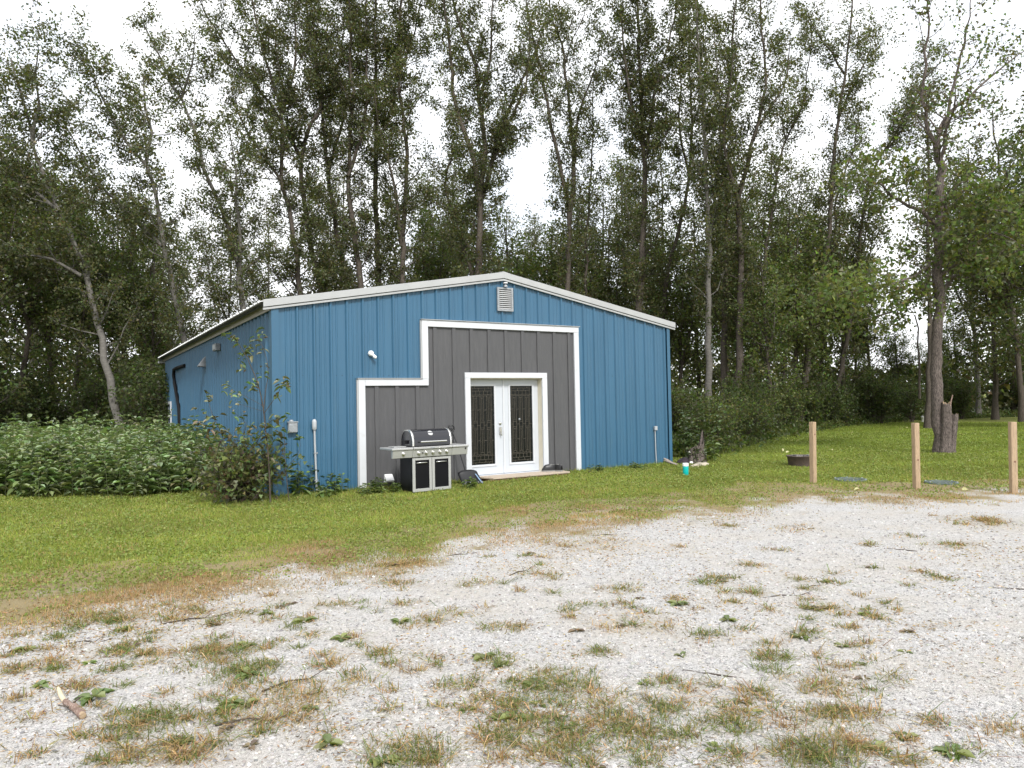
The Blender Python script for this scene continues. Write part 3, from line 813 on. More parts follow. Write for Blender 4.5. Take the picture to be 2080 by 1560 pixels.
for (a, b, c, d) in ((WY0, WY0 + .1, WZ0, WZ1), (WY1 - .1, WY1, WZ0, WZ1), (WY0 + .1, WY1 - .1, WZ0, WZ0 + .1), (WY0 + .1, WY1 - .1, WZ1 - .1, WZ1)):
    mb.box(-0.075, -0.03, a, b, c, d)
win = mb.build('window', MT['white'], shed)
mb = MB(); mb.box(-0.036, -0.032, WY0 + .1, WY1 - .1, WZ0 + .1, WZ1 - .1); mb.build('pane', MT['winglass'], win)
for q in (0.5,):
    mb = MB(); mb.box(-0.062, -0.037, WY0 + (WY1 - WY0) * q - .025, WY0 + (WY1 - WY0) * q + .025, WZ0 + .1, WZ1 - .1); mb.build('mullion', MT['white'], win)
mb = MB(); mb.box(-0.061, -0.037, WY0 + .1, WY1 - .1, (WZ0 + WZ1) / 2 - .025, (WZ0 + WZ1) / 2 + .025); mb.build('transom', MT['white'], win)
# ------------------------------------------------------------------ things by the shed
# door step
st = empty('door_step', tuple(shed_w(4.05, 0, 0.012)), AZ)
tag(st, 'low weathered wooden door step with red brown edge below the double doors', 'step')
for k in range(2):
    mb = MB(); y1 = -0.066 - k * 0.20
    mb.add([(0 + .10 * k, y1, .078 - .006 * k), (2.12, y1, .076 - .006 * k), (2.14, y1 - .195, .072 - .006 * k), (.09 + .10 * k, y1 - .195, .074 - .006 * k),
            (0 + .10 * k, y1, .045 - .006 * k), (2.12, y1, .043 - .006 * k), (2.14, y1 - .195, .038 - .006 * k), (.09 + .10 * k, y1 - .195, .04 - .006 * k)],
           [(0, 3, 2, 1), (4, 5, 6, 7), (0, 1, 5, 4), (1, 2, 6, 5), (2, 3, 7, 6), (3, 0, 4, 7)])
    mb.build('plank', MT['stepwood'], st, bevel=0.004)
mb = MB(); mb.box(0.14, 2.08, -0.44, -0.07, -0.08, 0.031); mb.build('step_side', MT['stepside'], st)

# shoes
def shoe(name, label, x, y, rz):
    t = empty(name, tuple(shed_w(x, y, 0.078)), AZ + rz); tag(t, label, 'shoe', 'black shoes on the door step'); t.scale = (1.2, 1.2, 1.25)
    n_, m_ = 12, 10
    V, F = [], []
    for i in range(n_ + 1):
        u = i / n_; yy = -0.14 + 0.28 * u
        w = 0.052 * (math.sin(math.pi * min(max(u * 0.92 + 0.04, 0), 1)) ** 0.45)
        h = 0.058 + 0.03 * (u < 0.5) * (1 - u * 2) + 0.014 * math.sin(math.pi * u)
        h = 1.5 * h * (0.35 + 0.65 * min(1, (1 - u) * 5)) * (0.7 + 0.3 * min(1, u * 8))
        for k in range(m_ + 1):
            a = math.pi * k / m_
            V.append((w * math.cos(a), yy, 0.022 + h * math.sin(a) ** 0.8))
    for i in range(n_):
        for k in range(m_):
            if 0.08 < i / n_ < 0.45 and 3 <= k <= 6: continue      # foot opening
            F.append((i * (m_ + 1) + k, i * (m_ + 1) + k + 1, (i + 1) * (m_ + 1) + k + 1, (i + 1) * (m_ + 1) + k))
    up = MB(); up.add(V, F, True); up.build('upper', MT['black'], t)
    so = MB()
    pr = [(-0.048 * math.sin(math.pi * q) ** 0.45 - 0.008, -0.148 + 0.296 * q) for q in np.linspace(0.02, 0.98, 12)]
    pr = pr + [(-a, b) for a, b in pr[::-1]]
    N_ = len(pr)
    so.add([(a, b, 0) for a, b in pr] + [(a, b, 0.026) for a, b in pr], [tuple(range(N_)), tuple(range(2 * N_ - 1, N_ - 1, -1))] + [(i, (i + 1) % N_, (i + 1) % N_ + N_, i + N_) for i in range(N_)])
    so.build('sole', MT['acgrey'], t)
    rim = MB(); rim.tube([(0.034 * math.cos(a), -0.055 + 0.058 * math.sin(a), 0.112 + 0.012 * math.cos(a) ** 2) for a in np.linspace(0, 2 * math.pi, 14)], 0.005, 5)
    rim.build('collar', MT['acgrey'], t)
shoe('shoe', 'black slip on shoe nearer the door casing on the step', 5.84, -0.17, RAD(75))
shoe('shoe', 'black slip on shoe farther from the doors with a pale collar', 5.99, -0.20, RAD(20))

# gas grill
GA = AZ + RAD(2.2)
gl_w = gnd(838, 1003.5)
gr = empty('gas_grill', tuple(gl_w), GA)
tag(gr, 'black and stainless gas grill with side shelves and two cabinet doors', 'grill')
CWD, CDP = 0.80, 0.50
mb = MB(); mb.box(0.0, 0.018, 0.03, CDP, 0.06, 0.66); mb.box(CWD - 0.018, CWD, 0.03, CDP, 0.06, 0.66); mb.box(0.02, CWD - 0.02, CDP - 0.012, CDP, 0.06, 0.66); mb.box(0.0, CWD, 0.0301, CDP, 0.035, 0.06)
mb.build('cabinet', MT['panel_black'], gr)
for k in range(2):
    x0, x1 = 0.006 + k * 0.397, 0.394 + k * 0.4
    z0, z1 = 0.03, 0.645
    mb = MB(); fw = 0.05
    for (a, b, c, d) in ((x0, x0 + fw, z0, z1), (x1 - fw, x1, z0, z1), (x0 + fw, x1 - fw, z0, z0 + fw * 1.1), (x0 + fw, x1 - fw, z1 - fw * .9, z1)): mb.box(a, b, -0.012, 0.016, c, d)
    dr_ = mb.build('cabinet_door', MT['steel'], gr, bevel=0.003)
    mb = MB(); mb.box(x0 + fw, x1 - fw, -0.002, 0.014, z0 + fw, z1 - fw * .9); mb.build('door_panel', MT['panel_black'], dr_)
    mb = MB(); xa, xb = x0 + 0.085, x1 - 0.095; zz = z1 - 0.095
    mb.tube([(xa, -0.004, zz), (xa + .01, -0.03, zz + .004), ((xa + xb) / 2, -0.036, zz + .006), (xb - .01, -0.03, zz + .004), (xb, -0.004, zz)], 0.009, 8); mb.build('handle', MT['chrome'], dr_)
for (x, y) in ((0.05, 0.06), (CWD - 0.05, 0.06), (0.05, CDP - 0.05), (CWD - 0.05, CDP - 0.05)):
    mb = MB(); mb.lathe([(0.022, -0.012), (0.022, 0.012)], 12, (x, y, 0.022), 'x'); mb.bar((x, y, 0.02), (x, y, 0.05), 0.02); mb.build('caster', MT['black'], gr)
# control panel, sloped face
def shelf_face(name, x0, x1, z0=0.66, z1=0.80):
    mb = MB(); mb.add([(x0, -0.035, z0), (x1, -0.035, z0), (x1, -0.06, z1), (x0, -0.06, z1), (x0, 0.02, z0), (x1, 0.02, z0), (x1, 0.02, z1), (x0, 0.02, z1)],
                      [(0, 1, 2, 3), (7, 6, 5, 4), (0, 4, 5, 1), (3, 2, 6, 7), (0, 3, 7, 4), (1, 5, 6, 2)])
    return mb.build(name, MT['steel'], gr, bevel=0.004)
cp = shelf_face('control_panel', 0.0, CWD)
mb = MB(); mb.box(0.0, CWD, -0.085, 0.05, 0.803, 0.845); mb.build('panel_lip', MT['steel'], cp, bevel=0.008)
def knob(x, par, z=0.735):
    mb = MB(); y = -0.048
    mb.lathe([(0.036, 0.0), (0.036, -0.008), (0.026, -0.010)], 16, (x, y, z), 'y')
    mb.lathe([(0.025, -0.008), (0.024, -0.034), (0.018, -0.040), (0.0, -0.040)], 16, (x, y, z), 'y')
    mb.bar((x, y - 0.041, z - 0.022), (x, y - 0.041, z + 0.022), 0.008, 0.006, up=(0, 1, 0))
    k = mb.build('knob', MT['chrome'], par)
for x in (0.115, 0.265, 0.405, 0.55, 0.69): knob(x, cp)
mb = MB(); mb.lathe([(0.012, 0), (0.012, -0.015), (0, -0.016)], 10, (0.19, -0.047, 0.735), 'y'); mb.build('igniter', MT['black'], cp)
mb = MB(); mb.box(0.33, 0.43, -0.0865, -0.0855, 0.815, 0.833); mb.build('badge', MT['galv'], cp)
for nm, x0, x1 in (('side_shelf', -0.40, -0.004), ('side_shelf', CWD + 0.004, CWD + 0.34)):
    f = shelf_face(nm, x0, x1)
    mb = MB(); mb.box(x0 - (0.02 if x0 < 0 else 0), x1 + (0.02 if x0 > 0 else 0), -0.08, CDP - 0.03, 0.803, 0.842); mb.build('shelf_top', MT['steel'], f, bevel=0.008)
    if x0 < 0:
        knob(-0.19, f)
        mb = MB(); mb.box(-0.30, -0.06, 0.10, 0.36, 0.843, 0.86); mb.build('burner_cover', MT['steel'], f, bevel=0.006)
    else:
        mb = MB(); mb.lathe([(0.016, 0), (0.016, -0.012), (0, -0.013)], 10, (CWD + 0.29, -0.055, 0.775), 'y'); mb.build('hook', MT['black'], f)
mb = MB(); mb.box(0.0, CWD, 0.04, CDP - 0.02, 0.66, 0.86); mb.build('firebox', MT['black'], gr)
# barrel lid: front curve swept along x
LZ = 0.862
def lid_prof(y_front=-0.045, y_back=0.44, h=0.295, n=16, s=1.0):
    pts = []
    for k in range(n + 1):
        a = math.pi * k / n
        c, s_ = math.cos(a), math.sin(a)
        yy = (y_front + y_back) / 2 - (y_back - y_front) / 2 * (abs(c) ** 0.75) * (1 if c > 0 else -1) * s
        pts.append((yy, LZ + h * (s_ ** 0.72) * s))
    return pts
def lid_shell(x0, x1, s=1.0, caps=True):
    mb = MB(); pr = lid_prof(s=s); n_ = len(pr)
    vs = [(x0, y, z) for y, z in pr] + [(x1, y, z) for y, z in pr]
    mb.add(vs, [(i, i + 1, i + 1 + n_, i + n_) for i in range(n_ - 1)], True)
    if caps:
        mb.add(vs[:n_], [tuple(range(n_))]); mb.add(vs[n_:], [tuple(range(n_))])
    return mb
lid = lid_shell(0.0, CWD).build('lid', MT['enamel'], gr, fix=True)
for x0 in (-0.006, CWD - 0.03):
    mb = MB(); po, pi = lid_prof(s=1.03), lid_prof(s=.93); n_ = len(po)
    vs = [(x, y, z) for x, pr in ((x0, po), (x0 + .036, po), (x0, pi), (x0 + .036, pi)) for y, z in pr]
    mb.add(vs, [(i + a, i + 1 + a, i + 1 + b, i + b) for i in range(n_ - 1) for a, b in ((0, n_), (0, 2 * n_), (n_, 3 * n_))], True)
    mb.build('lid_band', MT['chrome'], lid)
mb = MB(); zh, yh = LZ + 0.075, -0.105
mb.tube([(0.13, yh, zh), (0.40, yh - .006, zh), (0.66, yh, zh)], 0.0155, 10)
for x in (0.15, 0.64): mb.bar((x, yh, zh), (x, -0.03, zh), 0.022)
mb.build('handle', MT['chrome'], lid)
nv = Vector((0, -0.72, 0.69)); pc = Vector((0.385, 0.024, LZ + 0.218))
ax = Vector((1, 0, 0)); ay = nv.cross(ax)
mb = MB()
for (r0, h0, r1, h1) in ((0.056, 0, 0.056, 0.012), (0.056, 0.012, 0.050, 0.017), (0.05, 0.017, 0, 0.017)):
    n_ = 20
    vs = [pc + (ax * math.cos(2 * math.pi * k / n_) + ay * math.sin(2 * math.pi * k / n_)) * r + nv * h for r, h in ((r0, h0), (r1, h1)) for k in range(n_)]
    mb.add(vs, [(k, (k + 1) % n_, (k + 1) % n_ + n_, k + n_) for k in range(n_)], True)
mb.build('thermometer', MT['chrome'], lid)
mb = MB(); mb.box(-0.05, -0.006, 0.20, 0.23, LZ + 0.03, LZ + 0.10); mb.build('lid_hinge', MT['black'], lid)

# snow shovel leaning between grill and door
t = empty('snow_shovel', tuple(shed_w(3.66, -0.50)), AZ); tag(t, 'black snow shovel with looped handle leaning between grill and door', 'shovel')
b0, b1 = Vector((-0.02, 0.06, 0.18)), Vector((-0.16, 0.38, 1.06))
mb = MB(); mb.tube([b0, (b0 * .5 + b1 * .5) + Vector((0, -.015, 0)), b1], 0.0145, 8); mb.build('shaft', MT['black'], t)
d = (b1 - b0).normalized(); sx = Vector((1, 0, 0))
mb = MB(); mb.tube([b1, b1 + d * .03 - sx * .055, b1 + d * .09 - sx * .062, b1 + d * .115 - sx * .04, b1 + d * .115 + sx * .04, b1 + d * .09 + sx * .062, b1 + d * .03 + sx * .055, b1], 0.013, 8); mb.build('grip', MT['black'], t)
V, F = [], []
nu, nv_ = 10, 7
for i in range(nu + 1):
    for j in range(nv_ + 1):
        u = i / nu - 0.5; v = j / nv_
        wv = 0.44 + 0.04 * (1 - v)
        V.append((u * wv, -0.05 - 0.16 * (1 - v) ** 1.5 + 0.10 * v + 0.02 * (2 * u) ** 2, 0.015 + 0.27 * v - 0.05 * (abs(u * 2) ** 3) * v))
for i in range(nu):
    for j in range(nv_):
        q = i * (nv_ + 1) + j; F.append((q, q + nv_ + 1, q + nv_ + 2, q + 1))
mb = MB(); mb.add(V, F, True); o = mb.build('blade', MT['black'], t)
md = o.modifiers.new('thick', 'SOLIDIFY'); md.thickness = 0.008
for k in range(5):
    mb = MB(); x = -0.20 + k * 0.09; mb.bar((x, -0.185, 0.045), (x + 0.05, -0.180, 0.052), 0.012, 0.018); mb.build('scuff_strip', MT['galv'], o)
mb = MB(); mb.bar((0.19, -0.20, 0.02), (0.125, -0.03, 0.20), 0.025, 0.008); mb.build('edge_strip', MT['shovel_blue'], o)  # pale blue grey strip near one side of the blade

# air conditioner with slatted sides and twigs on top
t = empty('condenser_unit', tuple(gnd(412, 972)), AZ + RAD(4)); tag(t, 'grey slatted air conditioner unit half hidden by brush beside the left wall', 'air conditioner')
w = 0.74; h = 0.62
mb = MB(); mb.box(-w / 2 + .03, w / 2 - .03, .03 - w / 2, w / 2 - .03, 0.05, h - .04); mb.build('coil', MT['dark'], t)
mb = MB(); mb.box(-w / 2 - .04, w / 2 + .04, -w / 2 - .04, w / 2 + .04, 0, 0.05); mb.build('base_pad', MT['acgrey'], t)
for k in range(14):
    z = 0.08 + k * 0.036
    mb = MB()
    for s in (-1, 1):
        mb.box(-w / 2, w / 2, s * w / 2 - .008, s * w / 2 + .008, z, z + 0.02); mb.box(s * w / 2 - .0078, s * w / 2 + .0078, -w / 2 + .009, w / 2 - .009, z + .0005, z + 0.0195)
    mb.build('louvre', MT['acgrey'], t)
for sx_ in (-1, 1):
    for sy_ in (-1, 1):
        mb = MB(); mb.box(sx_ * w / 2 - .028, sx_ * w / 2 + .028, sy_ * w / 2 - .028, sy_ * w / 2 + .028, 0.051, h); mb.build('corner_post', MT['acgrey'], t)
mb = MB(); mb.box(-w / 2 - .02, w / 2 + .02, -w / 2 - .02, w / 2 + .02, h, h + 0.04)
for k in range(5): mb.lathe([(0.06 + .055 * k, 0), (0.066 + .055 * k, .006)], 20, (0, 0, h + .05))
mb.build('top_grille', MT['acgrey'], t)

# ------------------------------------------------------------------ things right of the shed
def boxobj(name, lab, cat, P, rz=0): 
    t = empty(name, tuple(P), rz); return tag(t, lab, cat)
t = boxobj('drink_jug', 'teal drink jug with white screw lid standing on the lawn', 'jug', gnd(1393, 966))
mb = MB(); mb.lathe([(0.052, 0), (0.058, 0.01), (0.060, 0.10), (0.062, 0.19), (0.060, 0.20)], 22); mb.build('body', MT['teal'], t)
mb = MB(); mb.lathe([(0.0635, 0.201), (0.064, 0.255), (0.06, 0.265), (0, 0.265)], 22); mb.build('lid', MT['plastic_white'], t)

P = shed_w(SW + 0.62, 1.35)
t = boxobj('plastic_drum', 'blue plastic drum behind the right corner of the shed', 'barrel', P)
mb = MB(); mb.lathe([(0.24, 0), (0.27, 0.03), (0.28, 0.25), (0.29, 0.27), (0.28, 0.29), (0.285, 0.55), (0.295, 0.57), (0.285, 0.59), (0.27, 0.80), (0.25, 0.83), (0.0, 0.83)], 26); mb.build('shell', MT['barrel'], t)
mb = MB(); mb.lathe([(0.262, 0.826), (0.272, 0.835), (0.262, 0.845)], 26); mb.build('rim', MT['barrel'], t)
mb = MB(); rr = random.Random(4); mb.lathe([(0.1, 0.0), (0.2, 0.05), (0.19, 0.15), (0.12, 0.26), (0.05, 0.32), (0, 0.34)], 14, (0, 0, 0), wob=lambda q, z: 0.85 + 0.3 * math.sin(3 * q + 9 * z) * math.cos(5 * q))
o = mb.build('plastic_bag', MT['bag'], None, tuple(P + np.array([-0.02, -0.02, 0.832]))); tag(o, 'crumpled pale plastic bag lying on the blue drum', 'bag')

MOSS = []
def stump(P):
    t = boxobj('mossy_stump', 'mossy grey tree stump with a tall splinter behind the teal jug', 'stump', P)
    rs = np.random.default_rng(8)
    n_, V, F = 22, [], []
    H_ = [0, .08, .2, .32, .42]
    ph = rs.random(n_) * 0.12
    for i, z in enumerate(H_):
        for k in range(n_):
            a = 2 * math.pi * k / n_
            r = 0.20 * (1 + 0.35 * math.exp(-z * 9) + 0.08 * math.sin(5 * a + 1) + ph[k]) * (1 - 0.12 * z)
            zz = z
            if i == 4: zz = 0.40 + 0.07 * math.sin(a + 2) + 0.03 * rs.random() + (0.34 * max(0, math.cos(a - 0.3)) ** 9)
            V.append((r * math.cos(a), r * math.sin(a), zz))
    for i in range(len(H_) - 1):
        for k in range(n_): F.append((i * n_ + k, i * n_ + (k + 1) % n_, (i + 1) * n_ + (k + 1) % n_, (i + 1) * n_ + k))
    mb = MB(); mb.add(V, F, True); mb.build('bark', MT['mapbark'], t)
    mb = MB(); top = V[-n_:]; mb.add([(x * .93, y * .93, min(z, .44) - .03) for x, y, z in top] + [(0, 0, .36)], [(k, (k + 1) % n_, n_) for k in range(n_)]); mb.build('broken_top', MT['cutwood'], t)
    q = rs.random((420, 2)) * [6.28, 1]; zz = .40 * q[:, 1] ** .8
    R_ = .205 * (1 + .35 * np.exp(-zz * 9))
    Pm = np.stack([R_ * np.cos(q[:, 0]), R_ * np.sin(q[:, 0]), zz], 1)
    MOSS.append((t, Pm))
    mb = MB(); mb.tube([(0.15, 0.04, .40), (0.16, 0.05, .58), (0.175, 0.055, .72), (0.20, 0.06, .82)], [.055, .042, .022, .005], 7); mb.build('splinter', MT['mapbark'], t)
    return t
STUMP = gnd(1414, 941)
stump(STUMP)

for k, (px, py, L_, az, lab) in enumerate(((1366, 944, 0.75, 2.3, 'weathered grey board leaning by the blue drum'), (1374, 946, 0.6, 2.0, 'short reddish board lying in front of the blue drum'))):
    p = gnd(px, py); mb = MB(); d = Vector((math.cos(az), math.sin(az), 0.5 - 0.35 * k)).normalized()
    mb.bar(Vector((0, 0, .03)), Vector((0, 0, .03)) + d * L_, 0.10, 0.025); o = mb.build('board', MT['board'], None, tuple(p), bevel=0.003); tag(o, lab, 'board')
def rock(name, lab, cat, P, r, m, seed, sq=0.6):
    rs = np.random.default_rng(seed); bm = bmesh.new(); bmesh.ops.create_icosphere(bm, subdivisions=2, radius=1)
    for v in bm.verts:
        n_ = 1 + 0.22 * math.sin(3 * v.co.x + seed) * math.cos(2.3 * v.co.y + seed) + 0.10 * rs.standard_normal()
        v.co = Vector((v.co.x * r[0] * n_, v.co.y * r[1] * n_, max(v.co.z * r[2] * n_, -r[2] * .5) + r[2] * .45))
    me = bpy.data.meshes.new(name); bm.to_mesh(me); bm.free()
    o = link(name, me, MT[m], None, tuple(P)); tag(o, lab, cat); return o
rock('rag_bundle', 'dark purple bundle on the ground between board and stump', 'bundle', gnd(1387, 943), (.14, .12, .12), 'rag', 3)
rock('field_stone', 'long pale stone at the foot of the mossy stump', 'stone', gnd(1426, 947), (.17, .10, .07), 'rock', 5)
rock('field_stone', 'small tan stone left of the mossy stump base', 'stone', gnd(1410, 949), (.10, .08, .05), 'rock', 6)
rock('foam_scrap', 'white scrap lying beside the mossy stump', 'scrap', gnd(1404, 945) + np.array([0, 0, .05]), (.05, .03, .03), 'plastic_white', 7)

# fire ring
P = gnd(1627, 947); t = boxobj('fire_ring', 'brown steel fire ring full of ash behind the first wooden post', 'fire pit', P)
mb = MB(); n_ = 30; pr = [(.27, 0), (.30, .22), (.325, .235), (.325, .25), (.295, .25), (.285, .22), (.26, .05)]
mb.lathe(pr, n_); mb.build('ring', MT['rust'], t)
mb = MB(); mb.lathe([(0.0, .235), (.12, .225), (.2, .21), (.284, .20)][::-1], 20, wob=lambda q, z: 1 + .02 * math.sin(7 * q)); mb.build('ash_bed', MT['ash'], t)
rs = random.Random(2)
for k in range(9):
    a = rs.random() * 6.28; b = a + 2 + rs.random(); mb = MB()
    mb.tube([(.22 * math.cos(a), .22 * math.sin(a), .235), (.2 * math.cos(b), .2 * math.sin(b), .25 + .02 * rs.random())], [.018, .012], 6); mb.build('charred_stick', MT['ash'], t)

# septic lids
for (px, py, r, lab) in ((1727, 977, .30, 'faded green round septic lid with dead grass, left of the pair'), (1912, 983, .275, 'dark green round septic lid right of the middle wooden post')):
    t = boxobj('septic_lid', lab, 'lid', gnd(px, py)); t['group'] = 'septic tank lids in the lawn'
    mb = MB(); mb.lathe([(r, 0.0), (r, .035), (r - .012, .045), (r * .86, .048), (r * .85, .042), (r * .5, .05), (r * .49, .046), (0, .052)], 36); mb.build('cover', MT['lid'], t)
    for k in range(6):
        a = k * math.pi / 3 + .3; mb = MB(); mb.lathe([(.014, 0), (.012, .008), (0, .01)], 8, (r * .92 * math.cos(a), r * .92 * math.sin(a), .046)); mb.build('bolt', MT['galv'], t)
    for k in range(8):
        a = k * math.pi / 4; mb = MB(); mb.bar((r * .55 * math.cos(a), r * .55 * math.sin(a), .048), (r * .82 * math.cos(a), r * .82 * math.sin(a), .046), .02, .012); mb.build('rib', MT['lid'], t)

# wooden posts
for (xt, yt, xb, yb, rz, lab) in ((1650.5, 857, 1652, 983, .5, 'square wooden post nearest the shed, standing in front of the fire ring'),
                              (1859, 859, 1862, 995, .15, 'square wooden post in the middle of the three, knot near its middle'),
                              (2056.5, 857, 2059, 1003, -.1, 'square wooden post rightmost of the three, at the picture edge')):
    b = gnd(xb, yb); tp = at(xt, yt, b[1]); d = Vector(tp - b); H_ = d.length
    t = empty('wooden_post', tuple(b), 0); tag(t, lab, 'post', 'square wooden posts along the gravel')
    mb = MB(); mb.box(-.045, .045, -.045, .045, -.1, H_); o = mb.build('shaft', MT['post'], t, bevel=0.004)
    o.rotation_euler = (0, 0, rz)
    t.rotation_euler = Vector((0, 0, 1)).rotation_difference(d).to_euler()
    mb = MB(); mb.lathe([(.016, -.004), (.012, -.006), (0, -.0062)], 10, (.004, -.0425, H_ * (.45 if rz < .3 else .8)), 'y'); mb.build('knot', MT['stepside'], o)

# distant bucket
P = gnd(1876, 857); t = boxobj('white_bucket', 'small white bucket at the edge of the woods left of the big tree', 'bucket', P)
mb = MB(); mb.lathe([(.10, 0), (.13, .27), (.14, .28), (.14, .30), (.125, .30), (.11, .1)], 20); mb.build('pail', MT['plastic_white'], t)
mb = MB(); mb.tube([(.14 * math.cos(a), -.03, .28 + .0 + .1 * math.sin(a)) for a in np.linspace(0, math.pi, 10)], .006, 5); mb.build('bail', MT['galv'], t)

# broken stick on the gravel
p0 = gnd(118, 1411) + np.array([0, 0, .028]); p1 = gnd(166, 1466) + np.array([0, 0, .03])
t = empty('broken_stick', tuple(gnd(140, 1440)), 0); tag(t, 'broken stick with peeled pale end lying on the gravel', 'stick')
c0 = np.array(t.location)
lerp = lambda s, dx=0, dz=0: Vector((p0 + (p1 - p0) * s - c0)) + Vector((dx, dx * .4, dz))
mb = MB(); mb.tube([lerp(.42, -.012), lerp(.5, -.016, .004), lerp(.62, -.006, .0), lerp(.72, 0, .004), lerp(.85, .004, .0), lerp(.93, .006), lerp(1.0, .004)], [.011, .017, .016, .020, .019, .022, .018], 12); mb.build('bark', MT['stick'], t)
mb = MB(); mb.tube([lerp(0, 0, .012), lerp(.1, -.004, .01), lerp(.25, -.012, .004), lerp(.4, -.014, 0), lerp(.46, -.012)], [.006, .012, .013, .013, .012], 8); mb.build('peeled_end', MT['barewood'], t)
mb = MB(); mb.tube([lerp(.97, .004, .004), lerp(1.012, .004, .002)], [.0165, .016], 10); mb.build('cut_face', MT['cutwood'], t)
mb = MB(); mb.tube([lerp(.62, -.006), lerp(.6, .03, .03), lerp(.57, .05, .035)], [.007, .004, .002], 6); mb.tube([lerp(.7, 0), lerp(.62, -.06, .012)], [.006, .003], 6); mb.build('side_twig', MT['twig'], t)
# ------------------------------------------------------------------ vegetation helpers
def rvec(n, r):
    return norm(r.standard_normal((n, 3)))
def jitter_tint(cols, n, r, val=0.35, hue=0.12):
    """per piece colour: pick one of the base colours, vary value and hue"""
    cols = np.asarray(cols, float)
    c = cols[r.integers(0, len(cols), n)]
    v = np.exp(r.normal(0, val * 0.6, (n, 1)))
    h = 1 + r.normal(0, hue, (n, 3))
    return np.clip(c * v * h, 0.002, 0.9)
def leaf_quads(P, D, L, W, r, fold=0.25, tri=False):
    """diamond leaves: base P, direction D, length L, width W"""
    n = len(P)
    D = norm(D); S = norm(np.cross(D, rvec(n, r))); N = np.cross(S, D)
    L = np.broadcast_to(L, n)[:, None]; W = np.broadcast_to(W, n)[:, None]
    if tri:
        V = np.stack([P + S * W * .55 + D * L * .15, P - S * W * .55 + D * L * .4 + N * W * fold, P + D * L * 1.05], 1)
        return V.reshape(-1, 3), np.arange(n * 3).reshape(n, 3)
    V = np.empty((n, 4, 3))
    m = P + D * L * 0.45
    V[:, 0] = P; V[:, 1] = m + S * W / 2 + N * W * fold; V[:, 2] = P + D * L; V[:, 3] = m - S * W / 2 + N * W * fold
    Q = np.arange(n * 4).reshape(n, 4)
    return V.reshape(-1, 3), Q
def leaf_ovals(P, D, N, L, W, r, fold=0.22, droop=0.25):
    """pointed oval leaves folded on the midrib (two quads each), N is the upper side"""
    n = len(P)
    D = norm(D); S = norm(np.cross(D, N)); N = np.cross(S, D)
    L = np.broadcast_to(L, n)[:, None]; W = np.broadcast_to(W, n)[:, None]
    pos = lambda t, w, up: P + D * L * t + S * W * w + N * (W * up) - np.array([0, 0, 1.0]) * L * droop * t * t
    V = np.stack([pos(0, 0, 0), pos(.28, .42, fold), pos(.62, .40, fold), pos(1, 0, 0), pos(.62, -.40, fold), pos(.28, -.42, fold)], 1)
    b = np.arange(n)[:, None] * 6
    Q = np.concatenate([b + np.array([0, 1, 2, 3]), b + np.array([3, 4, 5, 0])], 1).reshape(-1, 4)
    return V.reshape(-1, 3), Q
def join(parts):
    V, Q, o = [], [], 0
    for v, q in parts:
        V.append(v); Q.append(q + o); o += len(v)
    return np.concatenate(V), np.concatenate(Q)
def resample(pts, step):
    """smooth a coarse polyline (Catmull-Rom) and return evenly dense points with parameter"""
    P = np.asarray(pts, float)
    Pe = np.concatenate([[2 * P[0] - P[1]], P, [2 * P[-1] - P[-2]]])
    out = []
    for i in range(1, len(Pe) - 2):
        n = max(2, int(np.linalg.norm(Pe[i + 1] - Pe[i]) / step))
        t = np.linspace(0, 1, n, endpoint=False)[:, None]
        a, b, c, d = Pe[i - 1], Pe[i], Pe[i + 1], Pe[i + 2]
        out.append(0.5 * ((2 * b) + (-a + c) * t + (2 * a - 5 * b + 4 * c - d) * t ** 2 + (-a + 3 * b - 3 * c + d) * t ** 3))
    out.append(P[-1:])
    return np.concatenate(out)

GREENS = [(0.098, 0.106, 0.042), (0.080, 0.092, 0.036), (0.125, 0.130, 0.052), (0.068, 0.077, 0.033)]
PALE = [(0.125, 0.155, 0.046), (0.10, 0.13, 0.04), (0.15, 0.17, 0.058)]
MIDG = [(0.10, 0.13, 0.040), (0.083, 0.11, 0.035), (0.13, 0.155, 0.05)]

